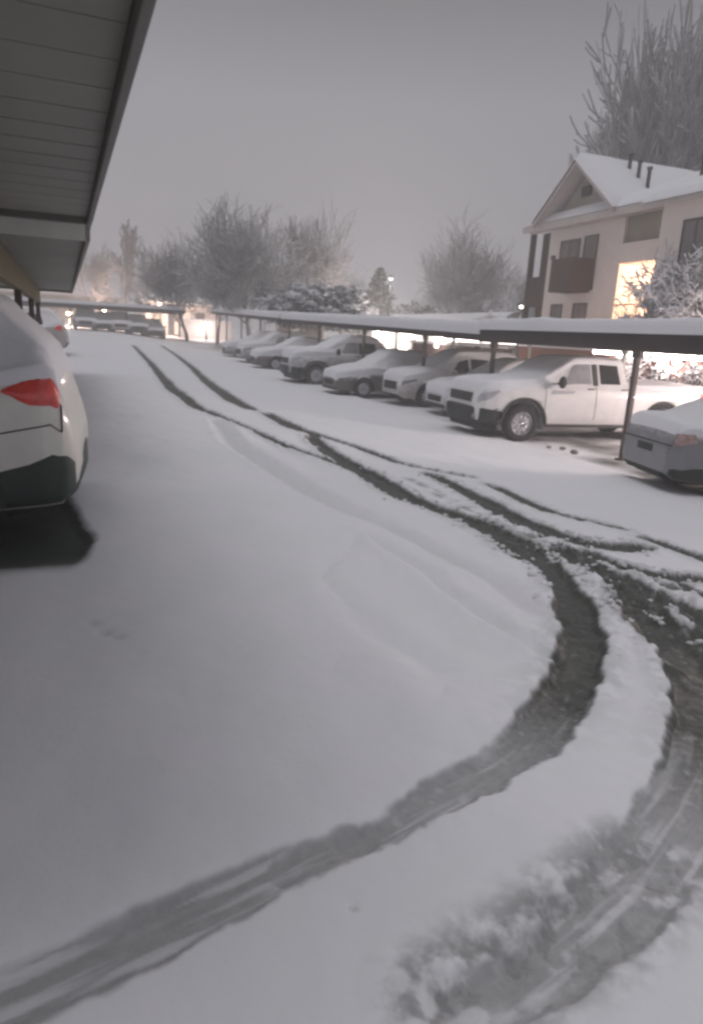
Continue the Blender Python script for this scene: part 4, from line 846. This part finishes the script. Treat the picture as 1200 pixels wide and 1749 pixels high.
street_lamp(178, 527, 69, 1700, (1, .72, .6), 'warm lamp glaring under the far carport', warm=True, r_=.22)
street_lamp(118, 533, 66, 1700, (1, .74, .62), 'warm lamp at the left end of the far carport', warm=True, r_=.22)
street_lamp(352, 551, 66, 350, (1, .84, .76), 'lamp lighting the pale fence right of the far trunk', r_=.15)
street_lamp(545, 470, 60, 400, (1, .66, .56), 'warm lamp glowing behind the snow laden evergreen', warm=True, r_=.12)
# small shed with a rounded snowy roof
d = ray(870, 528); P = EYE+d*(36/d[1])
sh = empty('shed', (P[0], P[1], -.4), label='small shed with a rounded snow roof left of the apartment building', cat='shed')
m = MB(); m.box((-.9, -1.2, -.2), (.9, 1.2, 3.1)); m.build('wall', stucco2_m, sh)
m = MB(); a = np.linspace(0, math.pi, 14); yy = np.linspace(-1.35, 1.35, 8); m.grid(np.array([[(1.1*math.cos(t_), y_, 3.1+.55*math.sin(t_)) for y_ in yy] for t_ in a])); o = m.build('snow_cover', roofsnow_m, sh, smooth=True)

# ================================================================== TREES
def branch_net(seed, H, r0, levels, spread, trunk_frac, nchild, up=.25, first=(.35, 1.0), shrink=.62, wig=.12, lean=(0, 0)):
    """segments (p, q, rp, rq, level) of a bare tree that stands at the origin"""
    rs_ = random.Random(seed); out = []
    def grow(p, d, L, r, lv):
        n = 5 if lv == 0 else (4 if lv < 3 else 3); pts = [p]; dd = np.array(d, float)
        for i in range(n):
            dd = dd+np.array([rs_.gauss(0, wig), rs_.gauss(0, wig), rs_.gauss(0, wig*.5)+up*(.3 if lv else .1)]); dd /= np.linalg.norm(dd)
            pts.append(pts[-1]+dd*L/n)
        rr = [max(r*(1-.80*i/n), .002) for i in range(n+1)]
        for i in range(n): out.append((pts[i], pts[i+1], rr[i], rr[i+1], lv))
        if lv >= levels: return
        k_ = nchild[min(lv, len(nchild)-1)]
        for j in range(k_):
            t_ = first[0]+(first[1]-first[0])*(j+rs_.random()*.8)/k_ if lv == 0 else .22+.78*(j+rs_.random())/k_
            t_ = min(t_, .999); i = min(int(t_*n), n-1); a = t_*n-i; q = pts[i]*(1-a)+pts[i+1]*a
            ang = rs_.uniform(*spread)*(1 if lv else 1.0); phi = rs_.uniform(0, 2*math.pi) if lv else 2*math.pi*(j*.382+rs_.random()*.15)
            b_ = pts[i+1]-pts[i]; b_ = b_/np.linalg.norm(b_); a1 = np.cross(b_, (0.3, .2, 1)); a1 /= np.linalg.norm(a1)+1e-9; a2 = np.cross(b_, a1)
            nd = b_*math.cos(ang)+(a1*math.cos(phi)+a2*math.sin(phi))*math.sin(ang)
            grow(q, nd, L*shrink*rs_.uniform(.7, 1.15)*(1.15-.45*t_ if lv == 0 else 1), (rr[i]*(1-a)+rr[i+1]*a)*.48, lv+1)
    grow(np.zeros(3), np.array([lean[0], lean[1], 1.]), H*trunk_frac, r0, 0)
    return out
def segs_mesh(name, segs, m_, parent, sides):
    if not segs: return
    P = np.array([s[0] for s in segs]); Q_ = np.array([s[1] for s in segs]); rp_ = np.array([s[2] for s in segs]); rq_ = np.array([s[3] for s in segs])
    D = Q_-P; D /= np.linalg.norm(D, axis=1, keepdims=True)+1e-9
    ref = np.where(np.abs(D[:, 2:3]) < .9, np.array([[0, 0, 1.]]), np.array([[1., 0, 0]])); a = np.cross(D, ref); a /= np.linalg.norm(a, axis=1, keepdims=True); b_ = np.cross(D, a)
    V = []
    for c_, r in ((P, rp_), (Q_, rq_)):
        for i in range(sides):
            t_ = 2*math.pi*i/sides; V.append(c_+r[:, None]*(math.cos(t_)*a+math.sin(t_)*b_))
    V = np.stack(V, 1).reshape(-1, 3); n = len(segs); base = (np.arange(n)*2*sides)[:, None]
    F_ = np.concatenate([base+np.array([[i, (i+1) % sides, sides+(i+1) % sides, sides+i]]) for i in range(sides)], 0)
    return npmesh(name, V, F_, m_, parent, smooth=True)
def bare_tree(px_, y, top_py, seed, label, width=1., levels=4, nchild=(9, 6, 5, 4), spread=(.45, .95), r0=.18, trunk_frac=.6, m_=None, name='bare_tree', grp='bare winter trees', twig=.011, z0=None, up=.25, first=(.3, 1.0), shrink=.62, lean=(0, 0), x_base=None):
    d = ray(px_, top_py); P = EYE+d*(y/d[1]); g = float(zg(P[0], P[1])) if z0 is None else z0; H = P[2]-g
    S_ = branch_net(seed, 1., r0/H, levels, spread, trunk_frac, nchild, up=up, first=first, shrink=shrink, lean=lean)
    zmax = max(s[1][2] for s in S_); k_ = H/zmax
    S_ = [(s[0]*k_*np.array([width, width, 1]), s[1]*k_*np.array([width, width, 1]), max(s[2]*k_, twig*.75), max(s[3]*k_, twig*.5), s[4]) for s in S_]
    r = empty(name, (P[0], P[1], g-.05), label=label, cat='tree', group=grp)
    mm_ = m_ or bark_m
    segs_mesh('trunk', [s for s in S_ if s[4] == 0], mm_, r, 10); segs_mesh('limbs', [s for s in S_ if s[4] == 1], mm_, r, 6); segs_mesh('crown', [s for s in S_ if s[4] >= 2], mm_, r, 4)
    return r
bare_tree(434, 48, 328, 11, 'big bare spreading tree with snow on its forked limbs, tallest behind the far carport', .95, 5, (9, 6, 5, 4, 3), (.35, .9), .26, .42, twig=.014, first=(.42, 1.0), shrink=.80, m_=bark_m)
bare_tree(500, 50, 345, 23, 'bare tree merging with the right side of the biggest one', .75, 5, (8, 6, 5, 4, 3), (.3, .8), .2, .45, twig=.014, shrink=.78)
bare_tree(318, 61, 385, 5, 'bare tree whose thin trunk stands free between the two far carports', .85, 5, (9, 6, 5, 4, 3), (.4, .95), .20, .5, twig=.016, shrink=.75, m_=bark_far_m)
bare_tree(372, 60, 362, 31, 'bare tree just left of the biggest one', .8, 5, (8, 6, 5, 4, 3), (.35, .85), .18, .45, twig=.016, shrink=.78, m_=bark_far_m)
bare_tree(205, 76, 368, 8, 'dim narrow tree above the left of the far carport', .5, 5, (10, 6, 5, 4, 3), (.4, .9), .24, .7, twig=.022, m_=bark_far_m, shrink=.5)
bare_tree(160, 72, 405, 9, 'warm lit twiggy tree next to the end of the left carport', .8, 5, (8, 6, 4, 4, 2), (.4, .9), .18, .5, twig=.015, shrink=.72)
bare_tree(262, 80, 410, 19, 'pale twiggy tree above the warm street lamp', .8, 4, (8, 6, 5, 4), (.4, .9), .18, .5, twig=.02, shrink=.72)
bare_tree(800, 50, 352, 41, 'round frosted bare tree between the conifer and the apartment building', .78, 5, (10, 6, 5, 4, 3), (.35, .95), .24, .42, twig=.014, shrink=.80, m_=frostbark_m)
bare_tree(885, 46, 440, 43, 'small frosted tree beside the left corner of the apartment building', .8, 4, (8, 6, 5, 4), (.4, 1.), .14, .45, twig=.014, shrink=.75, m_=frostbark_m)
bare_tree(590, 58, 430, 47, 'faint pale tree above the snow laden evergreen', .9, 4, (8, 6, 5, 4), (.4, 1.), .14, .45, twig=.016, shrink=.75, m_=frostbark_m)
for i, (px_, y, tp, w_) in enumerate([(1035, 48, 170, .28), (1075, 44, 110, .26), (1112, 46, 140, .28), (1148, 40, 70, .28), (1185, 38, 0, .30), (1215, 33, -70, .36), (1260, 35, -60, .36)]):
    bare_tree(px_, y, tp, 60+i, ['leftmost and shortest of the tall bare trees behind the snowy roof', 'second from the left of the tall bare trees behind the roof', 'third from the left of the tall bare trees behind the roof', 'fourth from the left of the tall bare trees, behind the vent pipes', 'tall bare tree near the right edge, reaching the top of the photo', 'tall bare tree cut by the right edge of the photo', 'tall bare tree just outside the right edge'][i], w_*1.3, 5, (9, 6, 4, 3, 2), (.25, .7), .06, .42, twig=.011, grp='tall bare trees behind the roof', up=.26, first=(.12, 1.0), shrink=.72, m_=frostbark_m if i < 3 else mat('tall_bark', (.24, .235, .235), .9, noise=(14, (.18, .17, .17), .6), snow=(-.2, .5)))

def leafy(name, px_, top_py, y, wid, label, seed, conical=False, dens=5000, snowy=.5, leaf=.09, grp='snow covered evergreens', z0=None, xb=None, low=.25, dark=None):
    d = ray(px_, top_py); P = EYE+d*(y/d[1]); g = float(zg(P[0], P[1])) if z0 is None else z0; H = P[2]-g; rg = np.random.default_rng(seed)
    r = empty(name, (P[0], P[1], g-.05), label=label, cat='tree' if H > 2.2 else 'shrub', group=grp)
    m = MB(); m.tube((0, 0, 0), (0, 0, H*.8), .05+.02*H, .03, n=8)
    tips = []
    nb = 46 if conical else 34
    for i in range(nb):
        t_ = (i+.5)/nb; a = i*2.4+rg.normal(0, .2); z = H*(low+(1-low)*t_*.97)
        R__ = wid/2*((1-t_)**.8 if conical else math.sqrt(max(0, 1-(1.55*t_-.55)**2))*rg.uniform(.65, 1.05)); p1 = np.array([R__*math.cos(a), R__*math.sin(a), z-(.10*R__ if conical else -.05*R__)])
        m.tube((0, 0, z*.85), p1, .03, .012, n=5)
        for q in np.linspace(.35, 1, 7): tips.append((np.array([0, 0, z*.9])*(1-q)+p1*q, .10+.17*R__*q))
    m.build('trunk', bark_m, r, smooth=True)
    T = np.array([t_[0] for t_ in tips]); Rr_ = np.array([t_[1] for t_ in tips])
    idx = rg.integers(0, len(T), dens); c_ = T[idx]+rg.normal(0, 1, (dens, 3))*Rr_[idx][:, None]*np.array([.75, .75, .42])
    c_[:, 2] = np.clip(c_[:, 2], .08, None)
    def quads(cen, size, flat, nm, mt):
        n = len(cen); u_ = rg.normal(0, 1, (n, 3)); u_[:, 2] *= flat; u_ /= np.linalg.norm(u_, axis=1, keepdims=True); w_ = np.cross(u_, rg.normal(0, 1, (n, 3))*np.array([flat, flat, 1])); w_ /= np.linalg.norm(w_, axis=1, keepdims=True)
        s_ = size*rg.uniform(.5, 1.3, (n, 1)); V = np.stack([cen-u_*s_, cen-w_*s_*.5, cen+u_*s_, cen+w_*s_*.5], 1).reshape(-1, 3)
        npmesh(nm, V, np.arange(n*4).reshape(-1, 4), mt, r, smooth=False)
    quads(c_, leaf, .8, 'crown', dark or leaf_m)
    k_ = int(dens*snowy); i2 = rg.integers(0, len(T), k_); cs = T[i2]+rg.normal(0, 1, (k_, 3))*Rr_[i2][:, None]*np.array([.7, .7, .2])+np.array([0, 0, 1])*Rr_[i2][:, None]*.38
    cs[:, 2] = np.clip(cs[:, 2], .1, None)
    quads(cs, leaf*1.15, .25, 'snow_load', snow_m)
    return r
leafy('conifer', 650, 452, 52, 4.2, 'dark pointed conifer behind the tall street lamp', 3, True, 9000, .12, .13)
leafy('evergreen', 520, 484, 43, 4.6, 'snow laden evergreen with drooping boughs beside the big bare tree', 4, False, 6000, 2.0, .14, low=.45)
leafy('evergreen', 586, 487, 42, 3.4, 'snow laden evergreen in front of the dark conifer', 14, False, 5000, 1.8, .14, low=.45)
leafy('evergreen', 715, 515, 50, 5.0, 'low pale snow covered evergreen under the round frosted tree', 6, False, 6000, 1.0, .12)
def snowy_small_tree(px_, top_py, v, label, seed, wid=1.3, grp='snow covered small trees'):
    p = world_at_v(px_, top_py, v); y = p[1]
    g = float(zg(v, y)); H = p[2]-g
    S_ = branch_net(seed, 1., .05, 5, (.4, 1.1), .45, (9, 6, 5, 4, 2), up=.12, first=(.3, 1.), shrink=.72)
    zmax = max(s[1][2] for s in S_); k_ = H/zmax; sc_ = np.array([wid, wid, 1])*k_
    S_ = [(s[0]*sc_, s[1]*sc_, max(s[2]*k_*.6, .006), max(s[3]*k_*.6, .004), s[4]) for s in S_]
    r = empty('small_tree', (v, y, g-.05), label=label, cat='tree', group=grp)
    segs_mesh('trunk', [s for s in S_ if s[4] == 0], bark_m, r, 10); segs_mesh('limbs', [s for s in S_ if s[4] == 1], bark_m, r, 6); segs_mesh('crown', [s for s in S_ if s[4] >= 2], bark_m, r, 4)
    off = np.array([0, 0, .02]); sn = [(s[0]+off, s[1]+off, .024, .02, 5) for s in S_ if s[4] >= 2 and abs((s[1]-s[0])[2]) < .8*np.linalg.norm(s[1]-s[0])]
    segs_mesh('snow_load', sn, snow_m, r, 5)
    return r
snowy_small_tree(1188, 400, 15.9, 'snow laden small tree in front of the breezeway and the dark window', 71, .55)
snowy_small_tree(1225, 385, 16.2, 'snow laden small tree at the right edge before the apartment building', 72, .7)
for i, (px_, tp, v, w_) in enumerate([(1010, 612, 15.1, 1.1), (1130, 622, 15.0, 1.0), (1190, 618, 14.9, 1.1)]):
    p = world_at_v(px_, tp, v); leafy('shrub', px_, tp, float(p[1]), w_, ['snowy shrub seen over the hood side of the white pickup roof', 'snowy shrub right of the post, above the bed of the white pickup', 'snowy shrub behind the silver sedan'][i], 80+i, False, 1300, .9, .06, grp='snowy shrubs under the near carport', low=.1, z0=-.55)
crumbs_V = []; rgc = np.random.default_rng(12); cl_pts = []
for ri_, n_ in ((3, 110), (8, 240), (10, 200), (4, 80), (12, 120), (7, 70)):
    P_ = [ground(x, y)[:2] for x, y, _ in RUTS[ri_][0]]; Wd = [w for *_, w in RUTS[ri_][0]]
    for _ in range(n_):
        k_ = rgc.integers(0, len(P_)-1); t_ = rgc.random(); sd = rgc.choice([-1, 1]); a_, b_ = P_[k_], P_[k_+1]; dv = (b_-a_)/np.linalg.norm(b_-a_); w_ = Wd[k_]*(1-t_)+Wd[k_+1]*t_
        q_ = a_*(1-t_)+b_*t_+np.array([-dv[1], dv[0]])*sd*(w_+.0+abs(rgc.normal(0, .06)))
        if math.hypot(*q_) > 4.2: cl_pts.append((q_[0], q_[1], rgc.uniform(.008, .026)))
cz, _ = ground_surface(np.array([c[0] for c in cl_pts]), np.array([c[1] for c in cl_pts])); m = MB()
for (x_, y_, r_), z_ in zip(cl_pts, cz):
    n0 = len(m.v); m.sphere((x_, y_, z_+r_*.25), r_, 6, 5, .7)
    for i_ in range(n0, len(m.v)):
        p_ = np.array(m.v[i_]); m.v[i_] = tuple(p_+(p_-np.array([x_, y_, z_]))*.35*math.sin(p_[0]*510+p_[1]*433+p_[2]*377))
tag(m.build('slush_crumbs', mat('crumb_snow', (.80, .79, .81), .8, noise=(6, (.55, .55, .56), .8)), smooth=True), kind='stuff')
# little snow lumps on the bare ground beside the pickup
for i, (px_, py_) in enumerate([(936, 768), (960, 770), (979, 776)]):
    g = ground(px_, py_); m = MB(); m.sphere((0, 0, 0), .05+.012*i, 12, 8, .5); o = m.build('slush_lump', mat('dirty_slush', (.26, .24, .23), .8, noise=(20, (.12, .11, .11), .6)), smooth=True)
    for v_ in o.data.vertices: v_.co *= 1+.25*math.sin(v_.co.x*60+v_.co.y*47+i)
    o.location = (float(g[0]), float(g[1]), float(zg(g[0], g[1]))+.05); tag(o, ['leftmost small dirty slush lump beside the pickup', 'middle small dirty slush lump beside the pickup', 'rightmost small dirty slush lump beside the pickup'][i], 'slush lump', 'slush lumps beside the pickup')
# ================================================================== HAZE (falling snow and mist)
m = MB(); m.box((-130, -40, -2.2), (150, 170, 30)); hz = m.build('haze', snow_m); hz.data.materials.clear()
hm = bpy.data.materials.new('haze_air'); hm.use_nodes = True; t = hm.node_tree; t.nodes.clear(); out = t.nodes.new('ShaderNodeOutputMaterial'); pv = t.nodes.new('ShaderNodeVolumePrincipled')
pv.inputs['Color'].default_value = (.97, .96, .97, 1); pv.inputs['Density'].default_value = .0074; pv.inputs['Anisotropy'].default_value = .2
t.links.new(pv.outputs[0], out.inputs['Volume']); hz.data.materials.append(hm); tag(hz, kind='stuff')
